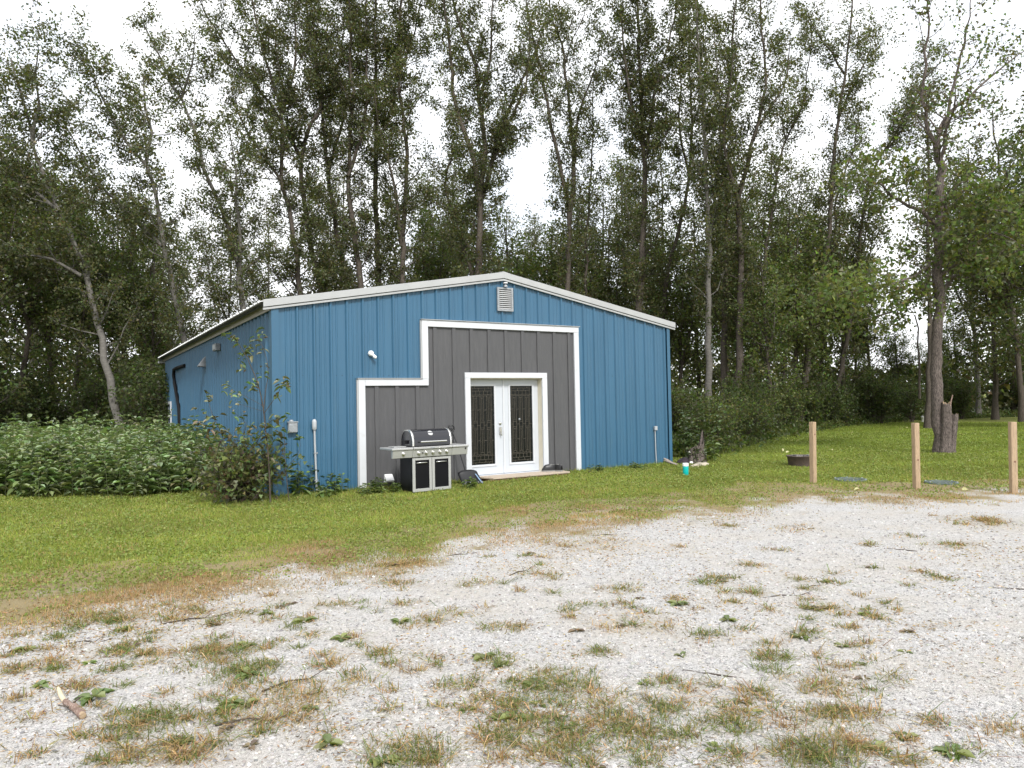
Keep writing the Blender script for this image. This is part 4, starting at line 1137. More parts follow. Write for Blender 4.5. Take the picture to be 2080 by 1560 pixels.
def grow(stems, r, zc, bl=1.5, sp=0.34, twigs=6, nl=20, leafL=0.115, spread=0.17,  cols=GREENS, up=0.75, bareness=0.0, sides=7, seglen=0.6, topthin=0.35, tri=True):
    """stems: list of (points(n,3), r0, r1). returns trunk MB, crown mesh data"""
    wood = MB(); LP, LD, LS = [], [], []
    for (pts, r0, r1) in stems:
        S = resample(pts, seglen)
        S[1:-1] += r.normal(0, 0.03, S[1:-1].shape)
        m = len(S); t = np.linspace(0, 1, m)
        rad = r0 + (r1 - r0) * t ** 0.85
        if S[0, 2] < 0.3: rad[0] *= 1.5; 
        wood.tube(S, list(rad), sides, cap=False)
        seg = np.linalg.norm(np.diff(S, axis=0), axis=1); cum = np.concatenate([[0], np.cumsum(seg)]); Lt = cum[-1]
        s = sp * r.random()
        az = r.random() * 6.28
        while s < Lt:
            i = min(np.searchsorted(cum, s) - 1, m - 2); i = max(i, 0)
            f = (s - cum[i]) / max(seg[i], 1e-6)
            p = S[i] * (1 - f) + S[i + 1] * f
            T = norm(S[i + 1] - S[i])
            rr = rad[i]
            u = s / Lt
            s += sp * (0.6 + 0.8 * r.random())
            az += 2.4 + r.normal(0, 0.4)
            if p[2] < zc * (0.85 + 0.4 * r.random()) or r.random() < bareness: continue
            rd = np.array([math.cos(az), math.sin(az), 0.0]); rd -= T * (rd @ T)
            d = norm(T * up * (0.7 + 0.6 * r.random()) + rd)
            Lb = bl * (0.45 + 0.75 * r.random()) * (1 - topthin * u)
            pa = p + d * Lb * 0.4 + r.normal(0, .05, 3); pb = p + d * Lb * 0.75 + np.array([0, 0, Lb * .10]) + r.normal(0, .07, 3); pc = p + d * Lb + np.array([0, 0, Lb * .2]) + r.normal(0, .1, 3)
            br = min(rr * 0.45, 0.012 + 0.013 * Lb)
            wood.tube([p, pa, pb, pc], [br, br * .75, br * .5, br * .25], 4, cap=False)
            for k in range(max(2, int(twigs * Lb / bl + .5))):
                q = 0.25 + 0.75 * r.random()
                o = p + (pa - p) * q / .4 if q < .4 else pa + (pc - pa) * (q - .4) / .6
                td = norm(d * 0.5 + r.standard_normal(3) * 0.8 + np.array([0, 0, .25]))
                tl = 0.25 + 0.45 * r.random()
                e = o + td * tl
                wood.tube([o, e], [br * .35 + .002, .002], 3, cap=False)
                n = max(3, int(nl * (0.5 + r.random())))
                tt = r.random((n, 1)) ** 0.7
                LP.append(o + (e - o) * tt + r.normal(0, spread, (n, 3)))
                LD.append(norm(td + r.normal(0, .9, (n, 3)) + np.array([0, 0, -.45])))
    LP = np.concatenate(LP); LD = np.concatenate(LD); n = len(LP)
    L = leafL * (0.7 + 0.6 * r.random(n))
    V, Q = leaf_quads(LP, LD, L, L * 0.80, r, tri=tri)
    tint = jitter_tint(cols, n, r)
    # leaf clumps of older and younger growth differ in colour
    cl = fbm(LP[:, 0] * 0.9 + LP[:, 2] * 0.35, LP[:, 1] * 0.9 + LP[:, 2] * 0.8, 3)
    tint *= (0.55 + 0.95 * cl)[:, None]
    return wood, (V, Q, tint)

def tree_thing(name, label, base, wood, crown, bark='bark', group=None, rz=0.0):
    t = empty(name, tuple(base), rz); tag(t, label, 'tree', group)
    b = np.asarray(base, float)
    wood.v = [tuple(np.subtract(p, b)) for p in wood.v]
    w = wood.build('trunk', MT[bark], t, fix=False)
    V, Q, tint = crown
    c = link('crown', np_mesh('crown', V - b, Q, tint), MT['leaf'], t)
    KIDS[t.name] = [w, c]
    return t

def px_tree(label, depth, stems, group='tall poplars behind the shed', bark='bark', seed=1, name='poplar_tree', zc=3.0, **kw):
    kw['nl'] = kw.get('nl', 20) * 2.15; kw['twigs'] = kw.get('twigs', 6) + 2; kw['bl'] = kw.get('bl', 1.5) * 1.2
    kw['leafL'] = .104; kw['spread'] = .145; zc = zc * .72
    """stems: (list of photo px points, r0, r1, depth offset at start, at end); the first one stands on the ground"""
    r = np.random.default_rng(seed)
    S3 = []
    for i, (pp, r0, r1, da, db) in enumerate(stems):
        k = len(pp)
        P = np.array([at(x, y, depth + da + (db - da) * j / (k - 1)) for j, (x, y) in enumerate(pp)])
        if i == 0:
            d = P[0] - P[1]; P0 = P[0] + d * (P[0][2] / max(-d[2], 0.2)) * 0.85
            P0[2] = -0.05
            if P[0][2] > 0.6: P = np.concatenate([[P0], P])
            else: P[0] = [P[0][0], P[0][1], -0.05]
        S3.append((P, r0, r1))
    wood, crown = grow(S3, r, zc, **kw)
    base = np.array([S3[0][0][0][0], S3[0][0][0][1], 0.0])
    return tree_thing(name, label, base, wood, crown, bark, group)

# ------------------------------------------------------------------ the tall poplars, stem by stem
G = 'tall poplars behind the shed'
px_tree('pale leaning poplar at far left rising from the weed patch', 26, [
    ([(240, 858), (222, 770), (205, 690), (168, 540), (120, 430), (92, 360), (67, 296), (50, 215), (22, 120)], .165, .03, 0, 1.0),
    ([(67, 300), (80, 215), (75, 150), (78, 95)], .06, .015, .9, -.6),
    ([(165, 560), (100, 525), (40, 520), (-30, 516)], .07, .02, 0, -1.2),
    ([(120, 430), (60, 380), (10, 330), (-20, 240)], .08, .02, 0.2, 1.5)], bark='palebark', seed=21, zc=4.5, bl=1.5, twigs=7, nl=22)
px_tree('poplar leaning left with high fork, second from the left', 28, [
    ([(378, 700), (345, 560), (337, 520), (316, 414), (296, 337), (262, 293), (215, 209), (188, 161), (140, 85)], .165, .025, 0, -.8),
    ([(296, 337), (306, 269), (297, 219), (290, 150)], .08, .02, -.3, 1.2),
    ([(330, 500), (262, 430), (200, 372), (160, 300), (130, 250)], .08, .02, 0, 1.5)], bark='palebark', seed=22, zc=5, bl=1.4, nl=22)
px_tree('poplar leaning left whose trunk meets the shed roof corner', 30, [
    ([(497, 640), (478, 520), (454, 437), (414, 337), (397, 269), (367, 202), (337, 141), (290, 45)], .18, .03, 0, .6),
    ([(488, 560), (486, 470), (481, 404), (478, 340), (462, 250)], .09, .02, 0, -1.5),
    ([(367, 202), (390, 130), (395, 70)], .06, .015, .4, -.8)], bark='palebark', seed=23, zc=6, bl=1.35, nl=20)
px_tree('slim poplar behind the left roof slope with long left branch', 33, [
    ([(608, 600), (602, 520), (586, 421), (575, 370), (572, 235), (555, 168), (520, 40), (505, -60)], .19, .03, 0, 0),
    ([(575, 372), (525, 303), (488, 240), (470, 180)], .08, .02, 0, -1.2),
    ([(572, 235), (600, 120), (600, 0), (610, -80)], .08, .02, 0, 1.0)], seed=24, zc=6.5, bl=1.8, twigs=8, nl=25)
px_tree('poplar behind the left roof slope with trunk crooked to the right', 34.5, [
    ([(652, 590), (636, 520), (616, 404), (613, 320), (633, 252), (650, 215), (640, 120), (622, 10), (610, -120)], .21, .03, 0, .5),
    ([(613, 322), (560, 230), (480, 120), (420, 30), (400, -30)], .10, .02, .2, -1.5),
    ([(640, 240), (690, 130), (700, 20)], .08, .02, .3, 1.2)], seed=25, zc=6.5, bl=1.9, twigs=8, nl=25)
px_tree('poplar rising behind the roof just right of the crooked trunk', 36, [
    ([(706, 590), (693, 520), (673, 404), (665, 337), (652, 200), (640, 90), (625, -90)], .20, .03, 0, -.6),
    ([(668, 350), (700, 230), (712, 120), (720, -40)], .09, .02, 0, 1.2)], seed=26, zc=7, bl=1.7, nl=22)
px_tree('poplar with dark reddish lower trunk behind the roof', 34, [
    ([(732, 580), (722, 500), (711, 420), (707, 357), (716, 212), (712, 100), (706, -100)], .22, .03, 0, .4),
    ([(707, 357), (740, 250), (745, 120), (740, -60)], .10, .02, 0, 1.0)], seed=27, zc=7, bl=1.6, nl=22)
px_tree('straight dark poplar left of the roof middle', 35, [
    ([(770, 585), (766, 470), (763, 372), (764, 260), (763, 149), (761, 48), (764, -130)], .21, .04, 0, 0),
    ([(764, 300), (800, 200), (810, 80), (820, -60)], .09, .02, 0, -1.0)], seed=28, zc=6.5, bl=1.5, nl=23)
px_tree('poplar with paired trunks above the charcoal wall', 34, [
    ([(818, 580), (820, 480), (823, 409), (826, 316), (819, 242), (810, 149), (812, 0), (815, -120)], .19, .03, 0, .5),
    ([(815, 500), (804, 390), (790, 330), (768, 250), (760, 180)], .10, .02, 0, -1.4),
    ([(812, 150), (835, 90), (850, 30), (860, -50)], .06, .015, .3, 1.0)], seed=29, zc=5.5, bl=1.6, nl=23)
px_tree('many stemmed poplar spreading above the roof ridge', 33, [
    ([(971, 570), (973, 500), (975, 446), (970, 372), (955, 300), (925, 210), (915, 120), (900, 0), (895, -100)], .26, .03, 0, -.6),
    ([(974, 440), (980, 370), (986, 297), (971, 204), (968, 130), (942, 74), (917, -20), (905, -110)], .15, .03, 0, .6),
    ([(978, 400), (997, 335), (1016, 268), (1053, 178), (1085, 110), (1110, 30)], .13, .02, .1, 1.2),
    ([(1000, 330), (1024, 268), (1057, 205), (1072, 140), (1075, 40)], .08, .02, .3, -1.2),
    ([(972, 204), (995, 120), (1000, 20), (1005, -80)], .08, .02, .4, -.8),
    ([(960, 560), (925, 450), (905, 370), (925, 300), (935, 230)], .10, .02, .3, 1.5)], seed=30, zc=5.5, bl=1.45, nl=22)
px_tree('forked poplar right of the ridge with slim leaning limbs', 35, [
    ([(1153, 580), (1155, 510), (1157, 446), (1142, 353), (1120, 260), (1105, 178), (1094, 123), (1075, 40), (1060, -60)], .20, .03, 0, -.6),
    ([(1157, 446), (1163, 390), (1167, 335), (1159, 242), (1150, 149), (1142, 93), (1118, 20), (1110, -60)], .13, .025, 0, .8),
    ([(1168, 330), (1172, 238), (1191, 186), (1213, 123), (1225, 60)], .08, .02, .3, -1.2),
    ([(1150, 125), (1165, 80), (1183, 40), (1197, -10)], .04, .012, .4, .8)], seed=31, zc=6, bl=1.2, nl=17, sp=.36)
px_tree('thin bare topped poplar between two thicker ones right of the ridge', 37, [
    ([(1190, 570), (1191, 483), (1202, 335), (1205, 193), (1204, 150)], .12, .02, 0, 0)], seed=32, zc=5, bl=1.5, nl=17, sp=.36)
px_tree('thick straight poplar behind the right roof slope', 34, [
    ([(1298, 620), (1302, 572), (1307, 470), (1310, 372), (1306, 260), (1300, 150), (1296, 40), (1290, -110)], .24, .04, 0, 0),
    ([(1308, 330), (1324, 230), (1332, 178), (1352, 110), (1369, 40), (1380, -60)], .10, .02, 0, 1.0),
    ([(1306, 300), (1280, 200), (1265, 90), (1262, -60)], .09, .02, 0, -1.0)], seed=33, zc=4.5, bl=1.5, twigs=8, nl=26)
px_tree('poplar leaning right beyond the right roof end', 36, [
    ([(1344, 660), (1354, 569), (1384, 446), (1399, 353), (1405, 250), (1400, 130), (1398, 0), (1395, -100)], .15, .025, 0, .5),
    ([(1399, 353), (1380, 260), (1385, 150), (1390, 40)], .07, .02, .2, -1.0)], seed=34, zc=5, bl=1.5, nl=20)
px_tree('pale grey straight poplar right of the shed corner', 31, [
    ([(1440, 790), (1438, 700), (1440, 513), (1433, 333), (1430, 233), (1420, 133), (1415, 30), (1410, -100)], .17, .03, 0, 0),
    ([(1441, 480), (1452, 400), (1460, 320), (1462, 220), (1450, 60)], .08, .02, 0, 1.1)], bark='palebark', seed=35, zc=6, bl=1.25, nl=20)
px_tree('dark poplar beside the pale grey one right of the shed', 33, [
    ([(1470, 780), (1472, 640), (1475, 500), (1477, 417), (1467, 300), (1480, 180), (1490, 60), (1500, -60)], .17, .03, 0, -.4)], seed=36, zc=5, bl=1.5, nl=20)
px_tree('poplar with high right fork in the middle of the right trees', 31, [
    ([(1500, 780), (1503, 640), (1505, 513), (1500, 400), (1527, 300), (1543, 240), (1552, 180), (1557, 133), (1548, 60), (1545, -40)], .19, .03, 0, .4),
    ([(1500, 420), (1488, 370), (1470, 290), (1480, 200), (1490, 110)], .09, .02, 0, -1.2),
    ([(1545, 250), (1575, 205), (1600, 150), (1605, 60)], .07, .015, .3, 1.0)], seed=37, zc=6, bl=1.35, nl=18)
px_tree('slim poplar leaning far right with sparse open top', 36, [
    ([(1520, 800), (1545, 600), (1565, 450), (1583, 333), (1600, 277), (1630, 213), (1640, 150), (1648, 60)], .15, .02, 0, .5),
    ([(1597, 285), (1588, 240), (1592, 180), (1600, 120)], .05, .012, .2, -.8)], seed=38, zc=7, bl=1.2, nl=16, bareness=.15)
px_tree('tall twin trunked poplar left of the bright maple', 34.5, [
    ([(1632, 800), (1640, 740), (1660, 580), (1680, 513), (1693, 333), (1700, 267), (1717, 143), (1728, 60), (1735, -60)], .18, .03, 0, 0),
    ([(1640, 700), (1668, 600), (1690, 520), (1700, 400), (1735, 300), (1745, 220)], .10, .02, .1, 1.2),
    ([(1715, 150), (1690, 110), (1660, 70), (1640, 20)], .06, .015, .2, -1.0),
    ([(1700, 240), (1735, 170), (1765, 110), (1780, 40)], .06, .015, .1, 1.2)], seed=39, zc=6, bl=1.15, nl=17)
px_tree('poplar slanting to the right across the sky gap', 37.5, [
    ([(1692, 830), (1715, 720), (1735, 600), (1750, 450), (1777, 337), (1817, 277), (1843, 227), (1870, 170), (1890, 90)], .15, .025, 0, .6),
    ([(1800, 305), (1840, 250), (1860, 190)], .06, .015, .3, -.6)], seed=40, zc=7.5, bl=1.3, nl=20)
px_tree('slim grey trunk just behind the big near tree', 33, [
    ([(1886, 810), (1888, 700), (1888, 580), (1886, 470), (1888, 380), (1885, 300), (1880, 180)], .14, .03, 0, 0),
    ([(1868, 810), (1866, 700), (1858, 640)], .06, .03, .6, .6)], seed=41, zc=7, bl=1.3, nl=15)

# big near tree with the cut stems at its foot
r = np.random.default_rng(77)
DM = 19.7
def pl(pp, a=0.0, b=0.0):
    k = len(pp)
    return np.array([at(x, y, DM + a + (b - a) * j / (k - 1)) for j, (x, y) in enumerate(pp)])
ms = [(pl([(1912, 921), (1908, 860), (1905, 800), (1904, 700), (1908, 600), (1907, 500), (1912, 400), (1903, 317)]), .160, .105),
      (pl([(1903, 320), (1887, 267), (1873, 200), (1880, 133), (1888, 40), (1890, -60)], 0, -.8), .062, .012),
      (pl([(1905, 325), (1920, 240), (1967, 200), (2033, 140), (2100, 90)], 0, .9), .065, .012),
      (pl([(1918, 262), (1933, 200), (1950, 133), (1965, 60), (1975, -20)], .1, -.5), .05, .01),
      (pl([(1908, 330), (1922, 270), (1935, 230), (1940, 170)], 0, -1.2), .055, .012),
      (pl([(1908, 470), (1893, 447), (1860, 420), (1833, 410), (1790, 377), (1740, 365)], 0, -.8), .075, .018),
      (pl([(1908, 600), (1935, 570), (1975, 545), (2010, 530)], 0, 1.0), .085, .02),
      (pl([(1908, 520), (1860, 560), (1800, 580), (1740, 590), (1690, 600)], 0, -1.6), .05, .012),
      (pl([(1910, 430), (1960, 420), (2030, 430), (2100, 440)], 0, -1.4), .05, .012),
      (pl([(1908, 560), (1850, 610), (1790, 640), (1735, 655)], 0, .8), .045, .012),
      (pl([(1908, 560), (1960, 520), (2020, 470), (2080, 500)], 0, -1.5), .05, .012)]
wood = MB(); crowns = []
w1, c1 = grow(ms[:5], r, 6.3, bl=1.2, sp=.32, twigs=6, nl=13, leafL=.10, spread=.14, cols=MIDG + [(0.085, 0.075, 0.03)], bareness=.12, sides=10, seglen=.3)
w2, c2 = grow(ms[5:], r, 3.0, bl=1.15, sp=.22, twigs=7, nl=20, leafL=.12, spread=.15, cols=PALE, sides=7, up=.4, topthin=.1)
V = np.concatenate([c1[0], c2[0]]); Q = np.concatenate([c1[1], c2[1] + len(c1[0])]); T = np.concatenate([c1[2], c2[2]])
w1.f += [tuple(i + len(w1.v) for i in f) for f in w2.f]; w1.sm += w2.sm; w1.v += w2.v
mt = tree_thing('maple_tree', 'large near tree with rough bark and cut stems at its foot', np.array([*at(1914, 921, DM)[:2], 0]), w1, (V, Q, T), 'mapbark')
b = np.array(mt.location)
def stemcut(name, pp, r0, r1, off, par):
    P = pl(pp, off, off) - b; P[0][2] = -.05
    S = resample(P, .08); m_ = len(S); mb = MB()
    rs = np.random.default_rng(len(name) + int(pp[0][0])); K = 22; mb.tube(S, [r0 * 1.15 + (r1 - r0) * i / m_ + .05 * math.exp(-i * .35) for i in range(m_)], K, cap=False)
    rg = rs.normal(0, .10, K); v_ = np.array(mb.v).reshape(m_, K, 3); ctr = S[:, None, :]
    v_ = ctr + (v_ - ctr) * (1 + rg[None, :, None] + rs.normal(0, .05, (m_, K, 1)))
    v_[-1, :, 2] += rs.normal(0, .03, K)
    mb.v = [tuple(p) for p in v_.reshape(-1, 3)]
    top = mb.v[-K:]; c = np.mean(top, 0) - [0, 0, .06]
    o = mb.build(name, MT['mapbark'], par, fix=False)
    mb = MB(); mb.add(list(top) + [tuple(c)], [(k, (k + 1) % K, K) for k in range(K)]); mb.build('cut_face', MT['cutwood'], o)
    return o
o = stemcut('cut_stem', [(1919, 922), (1921, 880), (1922, 818)], .112, .095, -.17, mt)
mb = MB(); q = pl([(1929, 826), (1932, 814), (1935, 802)], -.26, -.26) - b; mb.tube(q, [.028, .018, .014], 7); mb.build('dead_stub', MT['stick'], o)
stemcut('cut_stem', [(1929, 922), (1935, 880), (1939, 842)], .085, .075, -.10, mt)

# ------------------------------------------------------------------ further trees, copied from a few grown ones
def generic(seed, h, bl, cols, nl, leafL, lean=.05, forks=2, zc=2.5, sp=.36, twigs=6, bark='bark', name='woodland_tree', r0=.16):
    r = np.random.default_rng(seed)
    a = r.random() * 6.28; top = np.array([math.cos(a), math.sin(a), 0]) * h * lean
    main = np.array([[0, 0, -.05], top * .2 + [0, 0, h * .25], top * .5 + [.15, .1, h * .5], top * .8 + [0, 0, h * .78], top + [0, 0, h]])
    st_ = [(main, r0, .03)]
    for k in range(forks):
        t0 = .28 + .25 * r.random(); p = np.array([np.interp(t0, [0, .25, .5, .78, 1], main[:, i]) for i in range(3)])
        a = r.random() * 6.28; d = np.array([math.cos(a), math.sin(a), 0])
        L = h * (.35 + .25 * r.random())
        st_.append((np.array([p, p + d * L * .18 + [0, 0, L * .4], p + d * L * .3 + [0, 0, L]]), r0 * .5, .02))
    wood, crown = grow(st_, r, zc, bl=bl, sp=sp, twigs=twigs, nl=nl, leafL=leafL, cols=cols, spread=.22, sides=5, seglen=1.0, topthin=.5)
    return tree_thing(name, '', (0, 0, 0), wood, crown, bark)
PROTO = [generic(101, 15, 2.2, GREENS, 30, .15, forks=3, zc=2.0, sp=.42), generic(102, 12.5, 2.3, MIDG, 30, .15, forks=3, zc=1.2, sp=.40),
         generic(103, 17, 1.7, GREENS, 30, .14, forks=2, zc=3.0, bark='palebark'), generic(104, 10, 2.4, PALE + MIDG[:1], 34, .145, forks=3, zc=.8, sp=.36),
         generic(105, 13, 2.4, GREENS + MIDG[:1], 32, .15, forks=4, zc=1.0, sp=.36)]
PLACED = set()
def place(i, P, s, rz, label, group, protos=PROTO):
    p = protos[i]
    if (id(protos), i) in PLACED:
        o = p.copy(); COL.objects.link(o)
        for ch in KIDS[p.name]:
            c = ch.copy(); COL.objects.link(c); c.parent = o
    else:
        o = p; PLACED.add((id(protos), i))
    o.location = (P[0], P[1], 0); o.scale = (s, s, s); o.rotation_euler = (0, 0, rz)
    tag(o, label, 'tree' if protos is PROTO else 'shrub', group)
    return o
# photo px of the foot, depth, kind, scale, label area
LB_L = 'shady woodland tree crowded among others left of the shed'
LB_B = 'mid height leafy tree seen over the shed roof between poplar trunks'
LB_R = 'woodland tree in the shade right of the shed'
rr = np.random.default_rng(9)
spots = [(-190, 33, 0, 1.0, LB_L), (-90, 29, 4, .95, LB_L), (-20, 35, 0, 1.05, LB_L), (40, 31, 1, .95, LB_L), (95, 37, 4, 1.1, LB_L), (150, 32, 1, .9, LB_L), (205, 40, 0, 1.0, LB_L), (255, 35, 4, .85, LB_L),
         (310, 33, 1, .75, LB_L), (350, 42, 0, .7, LB_L), (430, 44, 3, .7, LB_L), (-140, 44, 2, 1.0, LB_L), (60, 46, 2, 1.0, LB_L), (-60, 24.5, 4, .8, LB_L), (-230, 26, 1, .9, LB_L), (180, 50, 0, 1.1, LB_L), (280, 52, 1, 1.1, LB_L),
         (540, 42, 3, .62, LB_B), (655, 44, 3, .75, LB_B), (735, 42, 3, .8, LB_B), (800, 44, 4, .75, LB_B), (860, 40, 1, .95, LB_B), (900, 43, 4, .95, LB_B), (950, 38, 3, .95, LB_B), (1050, 41, 3, 1.15, LB_B),
         (1110, 43, 3, 1.2, LB_B), (1180, 40, 3, 1.0, LB_B), (1230, 42, 4, .85, LB_B), (1320, 41, 3, .95, LB_B),
         (1380, 36, 3, .9, LB_R), (1420, 40, 1, .95, LB_R), (1480, 37, 4, .85, LB_R), (1540, 38, 1, .95, LB_R), (1590, 40, 0, .8, LB_R), (1610, 35, 3, .95, LB_R), (1665, 42, 1, 1.0, LB_R), (1720, 39, 4, .95, LB_R), (1570, 31, 3, .75, LB_R),
         (1770, 46, 0, .75, LB_R), (1830, 50, 3, .65, LB_R), (1985, 46, 2, 1.0, LB_R), (2020, 42, 4, 1.05, LB_R), (2075, 38, 0, 1.1, LB_R), (2110, 33, 1, 1.1, LB_R), (2150, 40, 4, 1.2, LB_R), (2060, 48, 1, 1.2, LB_R), (2200, 30, 0, 1.1, LB_R), (2260, 36, 2, 1.1, LB_R),
         (1940, 52, 3, .7, LB_R), (1890, 54, 3, .6, LB_R), (1740, 52, 4, .7, LB_R), (1650, 54, 0, .8, LB_R), (1500, 50, 4, .9, LB_R), (470, 48, 2, .85, LB_B), (560, 50, 2, .95, LB_B), (690, 50, 2, 1.05, LB_B), (850, 48, 2, 1.0, LB_B), (905, 52, 2, 1.1, LB_B), (1040, 50, 2, .9, LB_B), (1095, 46, 2, .85, LB_B), (1225, 48, 2, .95, LB_B), (1265, 52, 2, 1.1, LB_B), (1360, 46, 2, 1.0, LB_R), (1465, 46, 2, 1.0, LB_R), (1560, 46, 2, 1.05, LB_R), (1625, 48, 2, .95, LB_R), (230, 44, 2, .9, LB_L), (330, 46, 2, .8, LB_L)]
GN = {LB_L: 'woodland trees left of the shed', LB_B: 'leafy trees behind the roof', LB_R: 'woodland trees right of the shed'}
KINDW = ['tall dark leaved tree with several stems', 'mid green spreading tree', 'slim pale barked tree with open crown', 'low pale green bushy tree', 'wide crowned dense olive tree']
WHERE = {LB_L: 'in the woods left of the shed', LB_B: 'seen over the shed roof between poplar trunks', LB_R: 'in the woods right of the shed'}
for (px, dp, k, s, lab) in spots:
    P = at(px, 800, dp)
    place(k, P, s * (0.94 + .12 * rr.random()), rr.random() * 6.28, KINDW[k] + ' ' + WHERE[lab], GN[lab])

# ------------------------------------------------------------------ shrubs of the undergrowth
def shrub(seed, h, w, cols, nl, leafL, name='forest_shrub'):
    r = np.random.default_rng(seed); st_ = []
    for k in range(9):
        a = r.random() * 6.28; d = np.array([math.cos(a), math.sin(a), 0]) * w * (.15 + .5 * r.random()); hh = h * (.6 + .4 * r.random())
        st_.append((np.array([d * .12 + [0, 0, -.03], d * .5 + [0, 0, hh * .5], d + [0, 0, hh]]), .022, .006))
    wood, crown = grow(st_, r, .12, bl=.55, sp=.16, twigs=4, nl=nl, leafL=leafL, cols=cols, spread=.10, sides=4, seglen=.6, topthin=.1)
    t = tree_thing(name, '', (0, 0, 0), wood, crown, 'twig')
    t['category'] = 'shrub'
    return t
DKG = [(0.082, 0.11, 0.034), (0.068, 0.092, 0.03), (0.10, 0.13, 0.04)]
SHR = [shrub(201, 2.1, 1.4, DKG + MIDG[:1], 9, .10), shrub(202, 2.8, 1.7, DKG, 9, .11), shrub(203, 1.4, 1.3, MIDG + PALE[:1], 9, .10), shrub(204, 1.9, 1.6, MIDG, 10, .10)]
SHW = ['medium dark green shrub', 'tall dark green shrub', 'low light green shrub', 'broad mid green shrub']
sh = []
for (px, py) in [(1388, 925), (1405, 928), (1440, 912), (1478, 905), (1515, 898), (1550, 889), (1585, 881), (1622, 874), (1660, 868), (1700, 862), (1735, 858)]:
    p = gnd(px, py); sh.append((p[0] + .8, p[1] + 1.0, 0))
for (px, py) in [(1640, 873), (1690, 868), (1715, 866)]:
    p = gnd(px, py); sh.append((p[0] + .2, p[1] + .4, 1))
for k in range(26):
    t = rr.random(); q = EDGE[0] + (EDGE[4] - EDGE[0]) * t
    sh.append((q[0] + rr.normal(0, .6) - .3, q[1] + 2.0 + 4 * rr.random(), 1))
for k in range(22):
    t = rr.random(); q = EDGE[3] + (np.array([52, 55]) - EDGE[3]) * t
    sh.append((q[0] + rr.normal(0, 1), q[1] + 1.0 + 3.5 * rr.random(), 1))
for (x, y, k) in sh:
    i = (2, 3)[rr.integers(0, 2)] if k == 0 else (0, 1, 3)[rr.integers(0, 3)]
    place(i, (x, y), (.68 + .35 * rr.random()) * (1.0 if y < 34 else 1.2), rr.random() * 6.28, SHW[i] + ' in the undergrowth along the right lawn edge', 'shrubs along the right lawn edge', SHR)
for k in range(30):
    px = -150 + 540 * rr.random(); P = at(px, 840, 25.5 + 7 * rr.random())
    i = (0, 1)[rr.integers(0, 2)]
    place(i, P, .9 + .4 * rr.random(), rr.random() * 6.28, SHW[i] + ' under the trees behind the weed patch', 'shrubs behind the weed patch', SHR)

# far wood closing the view: one mass nobody could count
r = np.random.default_rng(55); n = 52000
ang = np.radians(r.uniform(-50, 50, n)); dist = r.uniform(56, 80, n)
hmax = 3.5 + 6.5 * fbm(ang * 14 + 7, dist * .08, 3) + 1.5 * np.sin(ang * 40)
hmax = np.where((ang > RAD(24)) & (ang < RAD(33)), hmax * .55, hmax)
P = np.stack([np.sin(ang) * dist, np.cos(ang) * dist, hmax * r.random(n) ** .8], 1)
V, Q = leaf_quads(P, rvec(n, r), .42 * (.6 + .8 * r.random(n)), .30, r)
tag(link('distant_woods', np_mesh('distant_woods', V, Q, jitter_tint(GREENS, n, r)), MT['leaf']), 'dark mass of distant woods behind the trees', None, None, 'stuff')
# low leafy cover under the trees
n = 26000; r = np.random.default_rng(56)
t = r.random(n); k = r.integers(0, 5, n); E2 = np.concatenate([EDGE, [[60, 58]]])
seg = np.minimum((t * (len(E2) - 1)).astype(int), len(E2) - 2); f = t * (len(E2) - 1) - seg
q = E2[seg] * (1 - f[:, None]) + E2[seg + 1] * f[:, None]
x = q[:, 0] + r.normal(0, .5, n); y = q[:, 1] + .1 + np.abs(r.normal(0, 1.4, n)); hh = .12 + .55 * fbm(x * .7, y * .7) * np.clip((y - q[:, 1]) * 1.2, .15, 1)
P = np.stack([x, y, hh * r.random(n)], 1)
V, Q = leaf_quads(P, norm(r.normal(0, 1, (n, 3)) + [0, 0, .3]), .12 + .06 * r.random(n), .075, r)
tag(link('undergrowth', np_mesh('undergrowth', V, Q, jitter_tint(MIDG + DKG, n, r)), MT['leaf']), 'low green undergrowth along the foot of the woods', None, None, 'stuff')
# ------------------------------------------------------------------ weeds, bushes and saplings by the shed
WEED = [(0.21, 0.265, 0.125), (0.28, 0.32, 0.19), (0.14, 0.20, 0.07), (0.18, 0.25, 0.085)]
def weed_leaves(base, h, r, pairs=8, L0=.20, lean=None, start=.15, wr=.42):
    """leaf anchor data of upright stems; base (n,2), h (n,)"""
    n = len(base)
    lean = r.normal(0, .07, (n, 2)) if lean is None else lean
    P, D, N, LL = [], [], [], []
    az0 = r.random(n) * 6.28
    for k in range(pairs):
        u = start + (1 - start) * (k + r.random(n) * .5) / pairs
        p = np.stack([base[:, 0] + lean[:, 0] * h * u, base[:, 1] + lean[:, 1] * h * u, h * u], 1)
        for s in (0, math.pi):
            az = az0 + k * 1.57 + s + r.normal(0, .35, n)
            el = .15 + .5 * u + r.normal(0, .2, n) - .1
            d = np.stack([np.cos(az) * np.cos(el), np.sin(az) * np.cos(el), np.sin(el)], 1)
            P.append(p + d * .015); D.append(d)
            N.append(np.stack([-np.cos(az) * np.sin(el), -np.sin(az) * np.sin(el), np.cos(el)], 1) + r.normal(0, .18, (n, 3)))
            LL.append(L0 * (1.15 - .75 * np.abs(u - .45)) * (.75 + .5 * r.random(n)))
    P, D, N, LL = map(np.concatenate, (P, D, N, LL))
    return leaf_ovals(P, D, N, LL, LL * wr * 1.15, r, droop=.35), lean
